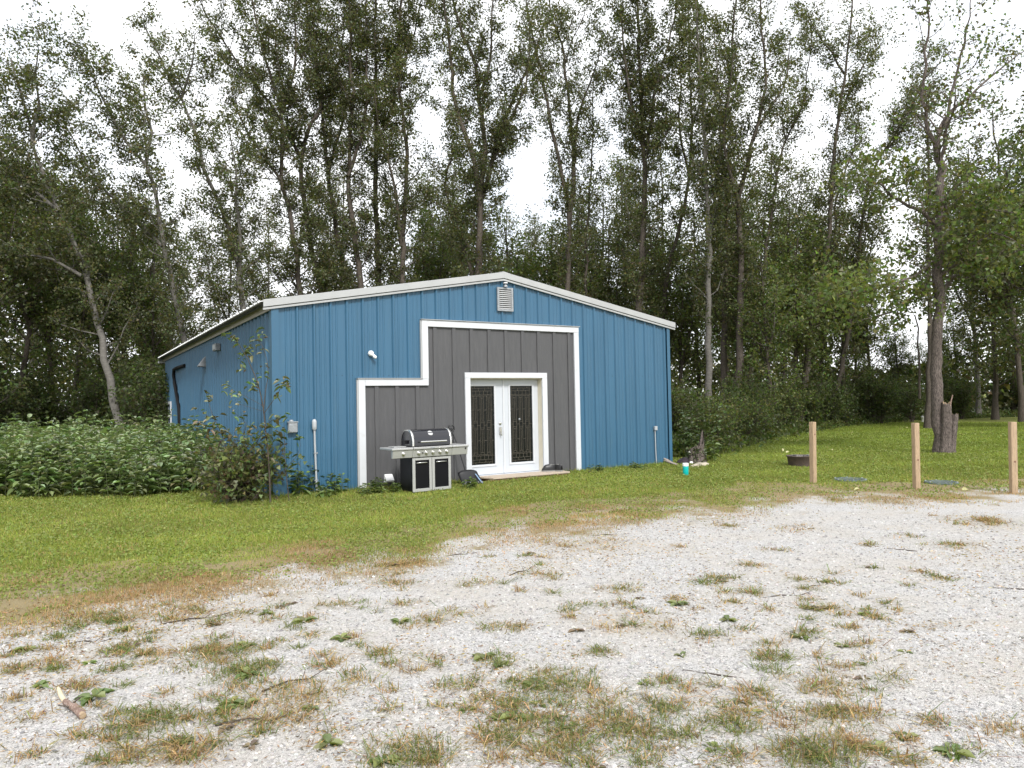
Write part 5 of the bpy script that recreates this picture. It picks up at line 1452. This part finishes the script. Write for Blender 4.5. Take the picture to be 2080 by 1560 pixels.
def stems_mesh(base, h, lean, w, r):
    n = len(base)
    top = np.stack([base[:, 0] + lean[:, 0] * h, base[:, 1] + lean[:, 1] * h, h], 1); bot = np.stack([base[:, 0], base[:, 1], -.02 + 0 * h], 1)
    parts = []
    for s in (np.array([1, 0, 0]), np.array([.5, .866, 0]), ):
        V = np.stack([bot - s * w, bot + s * w, top + s * w * .4, top - s * w * .4], 1).reshape(-1, 3)
        parts.append((V, np.arange(n * 4).reshape(n, 4)))
    return join(parts)
def local(x, y):
    dx, dy = x - ORI[0], y - ORI[1]
    return dx * FA[0] + dy * FA[1], dx * FB[0] + dy * FB[1]
r = np.random.default_rng(301)
N0 = 9000
x = r.uniform(-27, -4, N0); y = r.uniform(12.6, 24.5, N0)
lx, ly = local(x, y)
front = np.interp(x, [-27, -12, -8.5, -7.2, -6.3, -5.6, -4.5], [13.4, 13.3, 13.25, 13.4, 13.7, 14.0, 13.9]) + (fbm(x * 1.3, y * 0 + 3) - .5) * .7
acx, acy = gnd(412, 972)[:2]
ok = (y > front) & (lx < -.14) & (np.hypot(x - acx, y - acy) > .62) & ~((np.abs(x - acx + .25) < .55) & (y < acy) & (y > acy - 1.6)) & (r.random(N0) < np.interp(y, [13, 16, 24], [.8, .55, .42]))
ok &= np.abs(x / np.maximum(y, 1)) < .95
B_ = np.stack([x, y], 1)[ok]; h = (.36 + 1.25 * fbm(B_[:, 0] * 1.2, B_[:, 1] * 1.2) + .13 * r.standard_normal(len(B_)) + .35 * (r.random(len(B_)) < .06)) * np.interp(B_[:, 1], [13, 22], [.92, 1.08]) * np.interp(B_[:, 1] - front[ok], [0, .5], [.72, 1])
(V, Q), lean = weed_leaves(B_, h, r, pairs=8)
T = jitter_tint(WEED, len(Q) // 2, r, .3, .08).repeat(2, 0)
Vs, Qs = stems_mesh(B_, h, lean, .006, r)
V2, Q2 = join([(V, Q), (Vs, Qs)])
T2 = np.concatenate([T, np.tile([[.06, .075, .03]], (len(Qs), 1))])
tag(link('weed_patch', np_mesh('weed_patch', V2, Q2, T2), MT['weed_leaf']), 'dense patch of tall leafy weeds left of the shed', None, None, 'stuff')
WPROTO = []
def weed_plant(seed, h, L0, pairs, cols, wr=.42, nst=1, name='weed_plant', spread=.08):
    r = np.random.default_rng(seed)
    b_ = r.normal(0, spread, (nst, 2)) if nst > 1 else np.zeros((1, 2)); hh = h * (.75 + .5 * r.random(nst)) if nst > 1 else np.array([h])
    (V, Q), lean = weed_leaves(b_, hh, r, pairs=pairs, L0=L0, wr=wr, start=.12)
    T = jitter_tint(cols, len(Q) // 2, r, .3, .08).repeat(2, 0)
    Vs, Qs = stems_mesh(b_, hh, lean, .006, r)
    return np_mesh(name + '_leaves', V, Q, T), np_mesh(name + '_stem', Vs, Qs)
def put_weed(name, label, P, meshes, s=1.0, rz=0.0, group=None, cat='weed'):
    t = empty(name, (P[0], P[1], P[2] if len(P) > 2 else 0), rz); t.scale = (s, s, s); tag(t, label, cat, group)
    link('foliage', meshes[0], None if len(meshes[0].materials) else MT['weed_leaf'], t)
    link('stem', meshes[1], None if len(meshes[1].materials) else MT['stem'], t)
    return t
wm = [weed_plant(310 + k, .95, .15, 8, WEED) for k in range(5)]
for k in range(46):
    px = -40 + 430 * k / 46 + rr.normal(0, 3); P = gnd(px, 1008 + rr.normal(0, 4) - max(0, px - 330) * .35)
    put_weed('weed_plant', 'tall leafy weed in the front row of the patch left of the shed', P, wm[k % 5], .72 + .4 * rr.random(), rr.random() * 6.28, 'weeds in the front row of the patch')
tallw = weed_plant(330, 1.45, .22, 9, [(.15, .2, .03), (.11, .16, .035)], .5)
put_weed('weed_plant', 'yellow green weed standing tallest above the left weed patch', at(66, 955, 18.5) * [1, 1, 0], tallw, 1.0, .4)
put_weed('weed_plant', 'tall green weed poking above the patch below the leaning pale trunk', at(212, 950, 19) * [1, 1, 0], tallw, .93, 2.4)

# weeds along the shed foot
WB = [(0.10, 0.15, 0.035), (0.075, 0.115, 0.03), (0.13, 0.175, 0.045)]
for (px, py, h, L0, n_, lab) in ((690, 1003, .36, .14, 3, 'small leafy weed against the blue wall left of the white trim'), (640, 1004, .48, .13, 3, 'leafy weed growing round the foot of the grey conduit'), (663, 1010, .22, .11, 4, 'low weed between conduit and white trim'),
        (600, 1010, .55, .17, 3, 'broad leaved weed below the electric box'), (770, 1004, .26, .10, 6, 'bushy weed at the left foot of the charcoal wall'), (745, 1006, .2, .09, 5, 'low green weed below the left white trim'), (800, 1002, .14, .09, 5, 'low weed in front of the white vent hood'),
        (965, 992, .16, .10, 5, 'small weed by the left end of the door step'), (1136, 962, .12, .06, 3, 'tiny weed sprouting beyond the black shoes'), (1215, 960, .17, .08, 6, 'small weed at the right foot of the blue wall'),
        (1290, 953, .14, .08, 6, 'low weed below the small outlet conduit'), (1445, 935, .5, .16, 3, 'young leafy weed beside the mossy stump')):
    m_ = weed_plant(hash(lab) % 1000 if False else int(px), h, L0, 5, WB, .5, n_)
    put_weed('wall_weed', lab, gnd(px, py), m_, 1, px * .1)
m_ = weed_plant(444, 1.5, .19, 9, [(.09, .125, .045), (.075, .11, .035)], .45, 5, spread=.25)
put_weed('tall_weed', 'tall leafy weed behind the mossy stump beside the shed corner', gnd(1428, 930), m_, 1, 1)
m_ = weed_plant(445, 1.25, .17, 8, [(.08, .115, .04), (.06, .095, .03)], .45, 7, spread=.35)
put_weed('tall_weed', 'clump of dark leaved weeds between blue drum and mossy stump', gnd(1395, 930), m_, 1, 2)
m_ = weed_plant(446, .85, .16, 7, [(.14, .19, .05), (.11, .16, .04)], .5, 2, spread=.08)
put_weed('tall_weed', 'bright leaved weed rising just right of the mossy stump', gnd(1440, 938), m_, 1, .3)

# moss and creeper leaves on the stump
for t, Pm in MOSS:
    r = np.random.default_rng(66); n = len(Pm)
    V, Q = leaf_quads(Pm, norm(r.normal(0, 1, (n, 3)) + np.stack([Pm[:, 0] * 4, Pm[:, 1] * 4, Pm[:, 2] * 0], 1)), .06, .045, r)
    link('creeper', np_mesh('creeper', V, Q, jitter_tint([(.09, .12, .04), (.12, .13, .06), (.07, .09, .035)], n, r)), MT['weed_leaf'], t)
# brown leaved corner bush with two bare saplings
r = np.random.default_rng(350)
BUSHP = np.array([*gnd(487, 1020)[:2], 0])
st_ = []
for k in range(17):
    a = r.random() * 6.28; d = np.array([math.cos(a), math.sin(a) * .75, 0]) * (.25 + .75 * r.random()); d = d * .5; hh = (.36 + .56 * r.random()) * (1.15 - .5 * abs(d[0]))
    st_.append((BUSHP + np.array([d * .15 + [0, 0, -.03], d * .6 + [0, 0, hh * .65], d + [0, 0, hh * (.75 + .3 * r.random())]]), .014, .004))
BUSHC = [(.11, .135, .045), (.115, .105, .05), (.09, .115, .036), (.14, .175, .06), (.19, .22, .10), (.075, .06, .035)]
wood, crown = grow(st_, r, .05, bl=.28, sp=.085, twigs=5, nl=7, leafL=.085, spread=.05, cols=BUSHC, sides=4, seglen=.35, topthin=.1)
bt = tree_thing('corner_bush', 'tangled brown green bush at the left front corner of the shed', BUSHP, wood, crown, 'twig'); bt['category'] = 'bush'

def sapling(label, depth, stems, tips, seed, cols, nper=9, name='sapling'):
    """thin stems from photo px; leaf rosettes at the given px"""
    r = np.random.default_rng(seed); mb = MB(); S3 = []
    for (pp, r0, r1, da, db) in stems:
        k = len(pp); P = np.array([at(x, y, depth + da + (db - da) * j / (k - 1)) for j, (x, y) in enumerate(pp)])
        S3.append(P)
    base = S3[0][0].copy(); base[2] = 0; S3[0][0][2] = -.03
    for P, q in zip(S3, stems):
        S = resample(P - base, .15); mb.tube(S, list(np.linspace(q[1], q[2], len(S))), 6)
    t = empty(name, tuple(base)); tag(t, label, 'sapling')
    mb.build('stem', MT['twig'], t, fix=False)
    LPs, LDs, LNs = [], [], []
    for (x, y, dd, m_) in tips:
        p = at(x, y, depth + dd) - base
        n = int(nper * m_)
        d = norm(r.standard_normal((n, 3)) * [1, 1, .45] + [0, 0, .15])
        LPs.append(p + r.normal(0, .035 * m_ + .015, (n, 3))); LDs.append(d); LNs.append(np.tile([0, 0, 1.0], (n, 1)) + r.normal(0, .35, (n, 3)))
    P, D, N = map(np.concatenate, (LPs, LDs, LNs)); n = len(P)
    L = .115 * (.6 + .7 * r.random(n))
    V, Q = leaf_ovals(P, D, N, L, L * .55, r, droop=.4)
    link('foliage', np_mesh('foliage', V, Q, jitter_tint(cols, n, r, .35, .1).repeat(2, 0)), MT['weed_leaf'], t)
    return t
SAPC = [(.16, .20, .075), (.13, .165, .055), (.21, .23, .11), (.15, .125, .065)]
sapling('tall sparse sapling climbing past the shed corner to the eave', 12.1, [
    ([(549, 1012), (546, 940), (540, 880), (535, 830), (524, 780), (510, 745), (495, 715), (478, 690)], .016, .004, 0, .1),
    ([(535, 835), (540, 790), (545, 755), (538, 715), (525, 690)], .008, .003, 0, .2),
    ([(536, 840), (556, 812), (572, 785), (577, 770)], .006, .002, 0, -.2),
    ([(535, 825), (505, 808), (470, 792)], .004, .002, 0, .2), ([(533, 835), (500, 825), (478, 818)], .004, .002, 0, -.2)],
    [(478, 690, .1, 1.2), (466, 682, .1, .7), (500, 705, .1, .6), (520, 690, .2, 1.3), (530, 680, .2, .8), (508, 712, .1, .8), (495, 718, .1, .8), (533, 712, .2, .5), (492, 735, .1, .7), (494, 752, .1, .5), (540, 762, .1, .6), (520, 778, .05, 1.0), (510, 786, .05, .7),
     (572, 775, -.2, 1.2), (578, 782, -.2, .9), (565, 800, -.2, .7), (462, 785, .2, .6), (482, 802, .1, .9), (477, 818, -.2, .8), (455, 795, .2, .3), (538, 742, .1, .4)], 360, SAPC)
sapling('short sapling with dense drooping leaves in front of the ribbed side wall', 12.4, [
    ([(470, 1005), (462, 930), (450, 880), (432, 845), (420, 800)], .012, .003, 0, .3),
    ([(462, 930), (490, 890), (500, 860), (478, 840)], .008, .003, 0, -.2), ([(470, 960), (520, 900), (545, 860), (560, 850)], .009, .003, 0, -.3), ([(450, 880), (430, 870), (412, 862)], .006, .002, 0, .1)],
    [(420, 798, .3, .9), (425, 815, .3, .7), (418, 845, .2, 1.2), (432, 850, .2, 1.6), (440, 862, .15, 1.8), (450, 872, .1, 1.4), (412, 860, .1, 1), (425, 880, .1, 1.4), (445, 890, .1, 1.4), (480, 842, -.2, 1), (498, 862, -.2, 1.2), (490, 885, -.1, 1.4), (510, 895, -.2, 1.2), (530, 875, -.3, 1.3), (545, 865, -.3, 1.8), (552, 880, -.3, 1.8), (560, 850, -.3, 1.2), (540, 900, -.3, 1.6), (525, 920, -.2, 1.6), (400, 830, .3, .5), (570, 870, -.3, 1)], 361, SAPC + BUSHC[:2], 6)
sapling('thin whip with small leaves in front of the electric box', 12.2, [
    ([(588, 1010), (580, 950), (578, 900), (577, 860), (580, 845)], .008, .002, 0, 0), ([(580, 950), (600, 930), (610, 905), (606, 885)], .005, .002, 0, -.1), ([(579, 920), (566, 890), (560, 860)], .004, .002, 0, 0)],
    [(580, 846, 0, .6), (600, 940, -.1, 1.2), (610, 930, -.1, .8), (608, 890, -.1, .9), (570, 935, 0, .9), (575, 945, 0, .8), (584, 960, 0, .6), (566, 890, 0, .6), (572, 870, 0, .5)], 362, WB, 8)
# brush lying on the air conditioner
r = np.random.default_rng(370)
c = np.array([acx, acy, .68])
for k in range(5):
    a = r.random() * 3.1; d = np.array([math.cos(a), math.sin(a), r.normal(0, .06)]); mb = MB(); mid = c + r.normal(0, .08, 3) * [1, 1, .2] + [0, 0, .02 * k]
    mb.tube([tuple(mid - d * .55 - c), tuple(r.normal(0, .02, 3) + mid - c), tuple(mid + d * .5 - c + [0, 0, .03])], [.012, .010, .004], 6)
    o = mb.build('fallen_branch', MT['twig'], None, tuple(c)); tag(o, 'dead grey branch lying across the air conditioner top', 'branch', 'dead branches on the air conditioner')

# ------------------------------------------------------------------ lawn grass: density falls with distance, thins towards the gravel
r = np.random.default_rng(400)
def blades(P, h, w, r, lean=.55, tri=True):
    n = len(P); az = r.random(n) * 6.28; az2 = r.random(n) * 6.28
    s = np.stack([np.cos(az), np.sin(az), 0 * az], 1) * np.reshape(w, (-1, 1)) / 2
    ln = np.abs(r.normal(0, lean, n))
    tip = P + np.stack([np.cos(az2) * ln, np.sin(az2) * ln, 1 / (1 + ln * .8)], 1) * np.reshape(h, (-1, 1))
    if tri:
        V = np.stack([P - s, P + s, tip], 1).reshape(-1, 3); Q = np.arange(n * 3).reshape(n, 3)
    else:
        mid = P * .45 + tip * .55 + np.array([0, 0, 1.]) * np.reshape(h, (-1, 1)) * .16 * ln[:, None]
        V = np.stack([P - s, P + s, mid + s * .75, tip, mid - s * .75], 1)
        V = np.stack([P - s, P + s, mid + s * .8, mid - s * .8, tip], 1).reshape(-1, 3); b = np.arange(n)[:, None] * 5
        Q = np.concatenate([b + [0, 1, 2, 3], b + [3, 2, 4, 4]], 1).reshape(-1, 4)
    return V, Q
LAWN = [(.225, .29, .048), (.19, .25, .040), (.27, .31, .062), (.31, .325, .09)]
STRAW = [(.42, .28, .135), (.48, .35, .19), (.36, .235, .11), (.29, .215, .09)]
N0 = 1700000
dist = np.exp(r.uniform(math.log(4.2), math.log(46), N0)); ang = np.radians(r.uniform(-47, 47, N0))
x = np.sin(ang) * dist; y = np.cos(ang) * dist
lx, ly = local(x, y)
D = yard(x, y)
inside = (lx > -.03) & (lx < SW + .03) & (ly > -.02) & (ly < SL + .05)
ey = np.interp(x, EDGE[:, 0], EDGE[:, 1], left=1e9, right=60)
wood_in = (x > EDGE[0, 0]) & (y > ey + .4) | (x <= EDGE[0, 0]) & (lx > SW) & (y > 20.6 + .0 * x)
left_in = (lx < 0) & (y > 16.2)
stepin = (lx > 4.0) & (lx < 6.2) & (ly > -.5) & (ly < .02)
dens = np.clip(.42 - D * .5, 0, 1) * np.where(D > -2.2, np.clip((fbm(x * 1.9 + 3, y * 1.9) - .33) * 3.6, .06, 1), np.clip((fbm(x * 1.2 + 3, y * 1.2) - .15) * 4, .35, 1))
ok = (r.random(N0) < dens) & ~inside & ~wood_in & ~left_in & ~stepin
x, y, dist, D = x[ok], y[ok], dist[ok], D[ok]; lx, ly = lx[ok], ly[ok]
n = len(x)
nearwall = np.exp(-np.clip(np.abs(np.minimum(-ly, 3)), 0, 3) * 5) * ((lx > -.5) & (lx < SW + .5))
h = (.030 + .030 * r.random(n) + .05 * nearwall * ~((lx > 3.7) & (lx < 6.5))) * (1 + .5 * (fbm(x * .8, y * .8) - .5)) * np.clip(1 - D * 0 , .6, 1.2) + .0006 * dist
w = .0032 + .00070 * dist
V, Q = blades(np.stack([x, y, np.full(n, .003)], 1), h, w, r, .8)
dry = np.clip(.72 + D * .33 + (fbm(x * 1.3 + 20, y * 1.3) - .47) * 2.2 + (fbm(x * .35 + 4, y * .35) - .5) * .8, .05, .96)
isdry = r.random(n) < dry
T = np.where(isdry[:, None], jitter_tint(STRAW, n, r, .3, .06), jitter_tint(LAWN, n, r, .3, .08))
deep = np.clip((dist - 13) / 14, 0, 1)[:, None]      # taller unmown green under the trees' side
T = T * (1 - deep) + deep * jitter_tint([(.185, .245, .036), (.215, .275, .048)], n, r, .25, .06)
T = T * (.62 + .78 * fbm(x * .55 + 33, y * .9 + 7, 4))[:, None] * np.array([1.0, .97, 1.05])
tag(link('lawn_grass', np_mesh('lawn_grass', V, Q, T), MT['grass']), 'short patchy lawn grass between gravel and shed', None, None, 'stuff')
# clover and broad low leaves in the lawn
N0 = 230000
dist = np.exp(r.uniform(math.log(4.5), math.log(34), N0)); ang = np.radians(r.uniform(-46, 46, N0)); x = np.sin(ang) * dist; y = np.cos(ang) * dist
lx, ly = local(x, y); D = yard(x, y); ey = np.interp(x, EDGE[:, 0], EDGE[:, 1], left=1e9, right=60)
ok = ~((lx > -.03) & (lx < SW + .03) & (ly > -.02) & (ly < SL)) & ~((x > EDGE[0, 0]) & (y > ey)) & ~((lx < 0) & (y > 15)) & (D < -.25) & (r.random(N0) < np.clip((fbm(x * 1.7 + 70, y * 1.7) - .34) * 4.5, .04, 1) * np.clip(-D * .9, 0, 1)) & ~((lx > SW) & (y > 20.6) & (x < EDGE[0, 0])) & ~((lx > 4.0) & (lx < 6.2) & (ly > -.42))
x, y, dist = x[ok], y[ok], dist[ok]; n = len(x)
P = np.stack([x, y, .018 + .03 * r.random(n)], 1); d = norm(r.normal(0, 1, (n, 3)) * [1, 1, .3])
V, Q = leaf_quads(P, d, .016 + .0016 * dist, .012 + .0012 * dist, r, .1)
tag(link('clover', np_mesh('clover', V, Q, jitter_tint([(.205, .255, .06), (.17, .22, .05), (.245, .28, .085)], n, r, .22, .06)), MT['grass']), 'clover and low broad leaves growing through the lawn', None, None, 'stuff')
# fringe of long grass along the shed foot
n = 5200; t = r.uniform(-.6, SW + .4, n); o_ = -np.abs(r.normal(0, .10, n)) - .045
okk = ~((t > 3.95) & (t < 6.25) & (o_ > -.46)); t, o_ = t[okk], np.where(((t > 3.95) & (t < 6.25)), o_, o_)[okk]; n = len(t)
P = ORI + FA * t[:, None] + FB * o_[:, None]
n2 = 220; t2 = r.uniform(4.0, 6.2, n2); P2 = ORI + FA * t2[:, None] + FB * (-.47 - np.abs(r.normal(0, .06, n2)))[:, None]
P = np.concatenate([P, P2]); n = len(P)
V, Q = blades(P, np.where(np.arange(n) >= n - n2, .45, 1) * (.05 + .11 * r.random(n) ** 2 * (.5 + fbm(P[:, 0] * 2, P[:, 1] * 2))), .011, r, .5, True)
tag(link('wall_foot_grass', np_mesh('wall_foot_grass', V, Q, jitter_tint(LAWN + [(.06, .09, .02)], n, r, .35, .08)), MT['grass']), 'longer grass fringe along the foot of the shed', None, None, 'stuff')

# ------------------------------------------------------------------ weeds and straw in the gravel
parts, tints = [], []
for (cx, cy, rx, ry, gr, de) in PATCH:
    dd = math.hypot(cx, cy); n = int(min(4200, 2600 * de * rx * ry * math.pi * (6.0 / max(dd, 3)) ** 1.1 * (.38 if dd < 4.6 else .9) + 40))
    a = r.random(n) * 6.28; q = np.abs(r.normal(0, .66, n))
    x = cx + rx * q * np.cos(a); y = cy + ry * q * np.sin(a)
    m_ = (fbm(x * 4.5 + cx, y * 4.5, 3) > .44) | (rx < .1); x, y = x[m_], y[m_]; n = len(x)
    cl = r.integers(0, max(2, n // 26), n)                       # blades gather into tufts
    tc = np.stack([x, y], 1)[:max(2, n // 26)]
    if n < 4: continue
    cl = cl % len(tc); tuft = r.random(n) < .72
    xy = np.where(tuft[:, None], tc[cl] + r.normal(0, .022 + .0025 * dd, (n, 2)), np.stack([x, y], 1))
    P = np.concatenate([xy, np.full((n, 1), .008)], 1)
    gt = np.clip(gr * .85 + r.normal(0, .25, len(tc)), 0, 1)
    isg = r.random(n) < gt[cl]
    h = (.024 + .046 * r.random(n)) * (.65 + .5 * de)
    V, Q = blades(P, h, .0030 + .0006 * dd, r, 1.7, False)
    parts.append((V, Q)); c = np.where(isg[:, None], jitter_tint([(.15, .185, .05), (.115, .15, .04), (.19, .205, .07)], n, r, .3, .08), jitter_tint(STRAW + [(.2, .115, .06)], n, r, .3, .07)); tints.append(c.repeat(2, 0))
V, Q = join(parts)
tag(link('gravel_grass', np_mesh('gravel_grass', V, Q, np.concatenate(tints)), MT['grass']), 'scattered tufts of green and straw grass in the gravel', None, None, 'stuff')
# fine dead litter: flat straw and leaf crumbs
n0 = 150000; dist = np.exp(r.uniform(math.log(2.7), math.log(13), n0)); ang = np.radians(r.uniform(-46, 46, n0)); x = np.sin(ang) * dist; y = np.cos(ang) * dist
D = yard(x, y); pf = patch_field(x, y)
ok = (D > -.9) & (r.random(n0) < np.clip(.10 + .8 * pf + .6 * np.exp(-np.abs(D) * 1.6) + (fbm(x * .7 + 9, y * .7) - .52) * 1.4, .02, .85))
x, y, dist = x[ok], y[ok], dist[ok]; n = len(x)
P = np.stack([x, y, .012 + .012 * r.random(n)], 1); d = norm(r.normal(0, 1, (n, 3)) * [1, 1, .22])
V, Q = leaf_quads(P, d, (.014 + .022 * r.random(n)) * (1 + .04 * dist), (.004 + .0006 * dist), r, .2)
tag(link('dry_litter', np_mesh('dry_litter', V, Q, jitter_tint(STRAW + [(.22, .13, .07), (.14, .10, .07), (.48, .36, .22)], n, r, .35, .08)), MT['grass']), 'dead straw and leaf crumbs strewn over the gravel', None, None, 'stuff')
# loose stones
n0 = 70000; dist = np.exp(r.uniform(math.log(2.5), math.log(11), n0)); ang = np.radians(r.uniform(-46, 46, n0)); x = np.sin(ang) * dist; y = np.cos(ang) * dist
ok = (yard(x, y) > .05) & (r.random(n0) < 1 - .6 * patch_field(x, y)); x, y, dist = x[ok], y[ok], dist[ok]; n = len(x)
s = (.0034 + .0048 * r.random(n) ** 3) * (1 + .10 * dist)
oc = np.array([[1, 0, 0], [0, 1, 0], [-1, 0, 0], [0, -1, 0], [0, 0, .75], [.0, .0, -.6]]); of = np.array([[0, 1, 4], [1, 2, 4], [2, 3, 4], [3, 0, 4]])
az = r.random(n) * 6.28; ca, sa = np.cos(az), np.sin(az)
V = oc[None] * (1 + r.normal(0, .28, (n, 6, 3))) * (s[:, None, None]) * r.uniform(.7, 1.5, (n, 1, 3))
V = np.stack([V[..., 0] * ca[:, None] - V[..., 1] * sa[:, None], V[..., 0] * sa[:, None] + V[..., 1] * ca[:, None], V[..., 2]], -1)
zg = np.maximum(.005 + .022 * (fbm(x * .8, y * .8 + 40) - .3) + .010 * fbm(x * 5, y * 5), .004)
V += np.stack([x, y, zg + s * .1], 1)[:, None]
Q = (np.arange(n)[:, None, None] * 6 + of[None]).reshape(-1, 3)
T = jitter_tint([(.40, .385, .365), (.34, .33, .315), (.46, .445, .42), (.22, .215, .21), (.39, .36, .32), (.42, .40, .38)], n, r, .28, .02).repeat(4, 0)
tag(link('loose_gravel', np_mesh('loose_gravel', V.reshape(-1, 3), Q, T), MT['stone']), 'loose crushed limestone chips lying on the yard', None, None, 'stuff')

# broad leaved rosettes (plantain) and bigger grass tufts one can pick out
def rosette(seed, R_=.07, n=9, cols=((.15, .19, .05), (.12, .16, .042), (.19, .22, .07))):
    r = np.random.default_rng(seed); az = np.arange(n) * 2.4 + r.normal(0, .3, n); el = r.uniform(.1, .55, n)
    D_ = np.stack([np.cos(az) * np.cos(el), np.sin(az) * np.cos(el), np.sin(el)], 1); N_ = np.stack([-np.cos(az) * np.sin(el), -np.sin(az) * np.sin(el), np.cos(el)], 1)
    L = R_ * (.6 + .6 * r.random(n)); V, Q = leaf_ovals(D_ * .006 + [0, 0, .004], D_, N_, L, L * .55, r, droop=.35)
    return np_mesh('rosette', V, Q, jitter_tint(cols, n, r, .3, .08).repeat(2, 0))
ros = [rosette(500 + k, .06 + .012 * k, 8 + k) for k in range(4)] + [rosette(510, .06, 8, ((.17, .11, .06), (.12, .085, .05), (.2, .15, .07)))]
for m_ in ros: m_.materials.append(MT['weed_leaf'])
seen = 0
for k in range(86):
    if k < 60:
        i = rr.integers(0, len(PATCH)); c = PATCH[i]; x, y = c[0] + rr.normal(0, c[2] * .7), c[1] + rr.normal(0, c[3] * .7)
    else:
        q = gnd(rr.uniform(60, 2040), rr.uniform(1180, 1550)); x, y = q[:2]
    o = bpy.data.objects.new('broadleaf_weed', ros[(rr.integers(0, 4)) if rr.random() < .7 else 4]); COL.objects.link(o)
    o.location = (x, y, .008); o.rotation_euler = (0, 0, rr.random() * 6.28); s = .6 + .7 * rr.random(); o.scale = (s, s, s)
    tag(o, 'small flat rosette of broad leaves growing in the gravel', 'weed', 'broad leaved weeds in the gravel')
def tuft(seed, n, R_, h, green):
    r = np.random.default_rng(seed); P = np.concatenate([np.clip(r.normal(0, R_, (n, 2)), -1.5 * R_, 1.5 * R_), np.zeros((n, 1))], 1)
    V, Q = blades(P, .72 * h * (.5 + .7 * r.random(n)), .0042, r, 1.3, False)
    isg = r.random(n) < green
    T = np.where(isg[:, None], jitter_tint([(.14, .175, .05), (.11, .145, .04), (.19, .205, .07)], n, r, .3, .08), jitter_tint(STRAW, n, r, .3, .07)).repeat(2, 0)
    m_ = np_mesh('grass_tuft', V, Q, T); m_.materials.append(MT['grass']); return m_
for (px, py, n, R_, h, g_, lab) in ((1660, 1545, 420, .10, .12, .92, 'upright green grass tuft at the bottom edge right of centre'), (1130, 1398, 700, .16, .09, .75, 'largest green grass tuft in the middle of the gravel'), (830, 1550, 520, .13, .10, .8, 'green grass tuft at the bottom edge left of centre'),
        (600, 1425, 600, .17, .085, .2, 'straw coloured grass clump left of centre in the gravel'), (320, 1468, 320, .09, .07, .95, 'bright green tuft between the broken stick and the straw clump'), (1300, 1500, 420, .11, .08, .8, 'green tuft near the bottom right of centre beside broad leaves'),
        (1680, 1465, 420, .11, .065, .6, 'flattened green tuft in the right foreground'), (430, 1345, 480, .15, .07, .5, 'mixed green and straw tuft above the straw clump'), (1690, 1397, 380, .11, .06, .2, 'brown withered tuft in the right gravel'), (1735, 1520, 300, .08, .07, .15, 'dark brown withered tuft at lower right'),
        (1345, 1450, 260, .08, .07, .85, 'small green tuft below the yellow patch right of centre'), (490, 1370, 420, .13, .08, .85, 'dark green flat tuft left of centre'), (2055, 1490, 300, .10, .07, .1, 'orange straw tuft at the right edge'), (1020, 1510, 260, .06, .07, .85, 'compact green tuft at lower centre')):
    o = bpy.data.objects.new('grass_tuft', tuft(int(px), n, R_, h, g_)); COL.objects.link(o); o.location = tuple(gnd(px, py) + [0, 0, .006]); tag(o, lab, 'grass tuft')
# twigs
for k, (px, py, L_, az) in enumerate(((940, 1130, .35, .3), (1060, 1165, .4, .9), (1660, 1195, .42, .5), (1830, 1120, .3, 2.6), (1600, 1215, .45, .2), (1450, 1375, .35, 2.7), (600, 1390, .4, .7), (400, 1262, .5, .45), (2055, 1200, .3, 2.9), (1240, 1090, .5, .15), (520, 1470, .4, .2), (180, 1310, .3, .1))):
    p = gnd(px, py); mb = MB(); d = np.array([math.cos(az), math.sin(az), 0]); s = np.array([-d[1], d[0], 0])
    mb.tube([(-d * L_ / 2), (-d * L_ * .1 + s * .02 + [0, 0, .01]), (d * L_ * .2 - s * .01), (d * L_ / 2 + s * .03 + [0, 0, .015])], [.006, .005, .004, .002], 5)
    mb.tube([(d * L_ * .1), (d * L_ * .25 + s * .08 + [0, 0, .03])], [.003, .0015], 4)
    o = mb.build('twig', MT['twig'], None, tuple(p + [0, 0, .014])); tag(o, 'thin dead twig lying on the gravel', 'twig', 'dead twigs on the gravel')
# fallen yellow leaves on the right lawn
r = np.random.default_rng(600)
lm = np_mesh('fallen_leaf', *leaf_ovals(np.array([[-.05, 0, 0]]), np.array([[1., 0, .1]]), np.array([[0, 0, 1.]]), .1, .075, r), tint=np.array([[.55, .52, .26]] * 2)); lm.materials.append(MT['weed_leaf'])
for (px, py) in ((1512, 907), (1620, 898), (1680, 913), (1690, 917), (1730, 881), (1842, 871), (1828, 874), (1608, 898), (1590, 918), (1600, 922), (1970, 940), (1775, 985), (1740, 1000), (1960, 1000), (1500, 985), (1420, 1010)):
    o = bpy.data.objects.new('fallen_leaf', lm); COL.objects.link(o); o.location = tuple(gnd(px, py) + [0, 0, .055]); o.rotation_euler = (r.normal(0, .4), r.normal(0, .4), r.random() * 6.28); s = .7 + .02 * gnd(px, py)[1]; o.scale = (s, s, s)
    tag(o, 'yellow fallen leaf lying on the right lawn', 'leaf', 'fallen yellow leaves on the lawn')
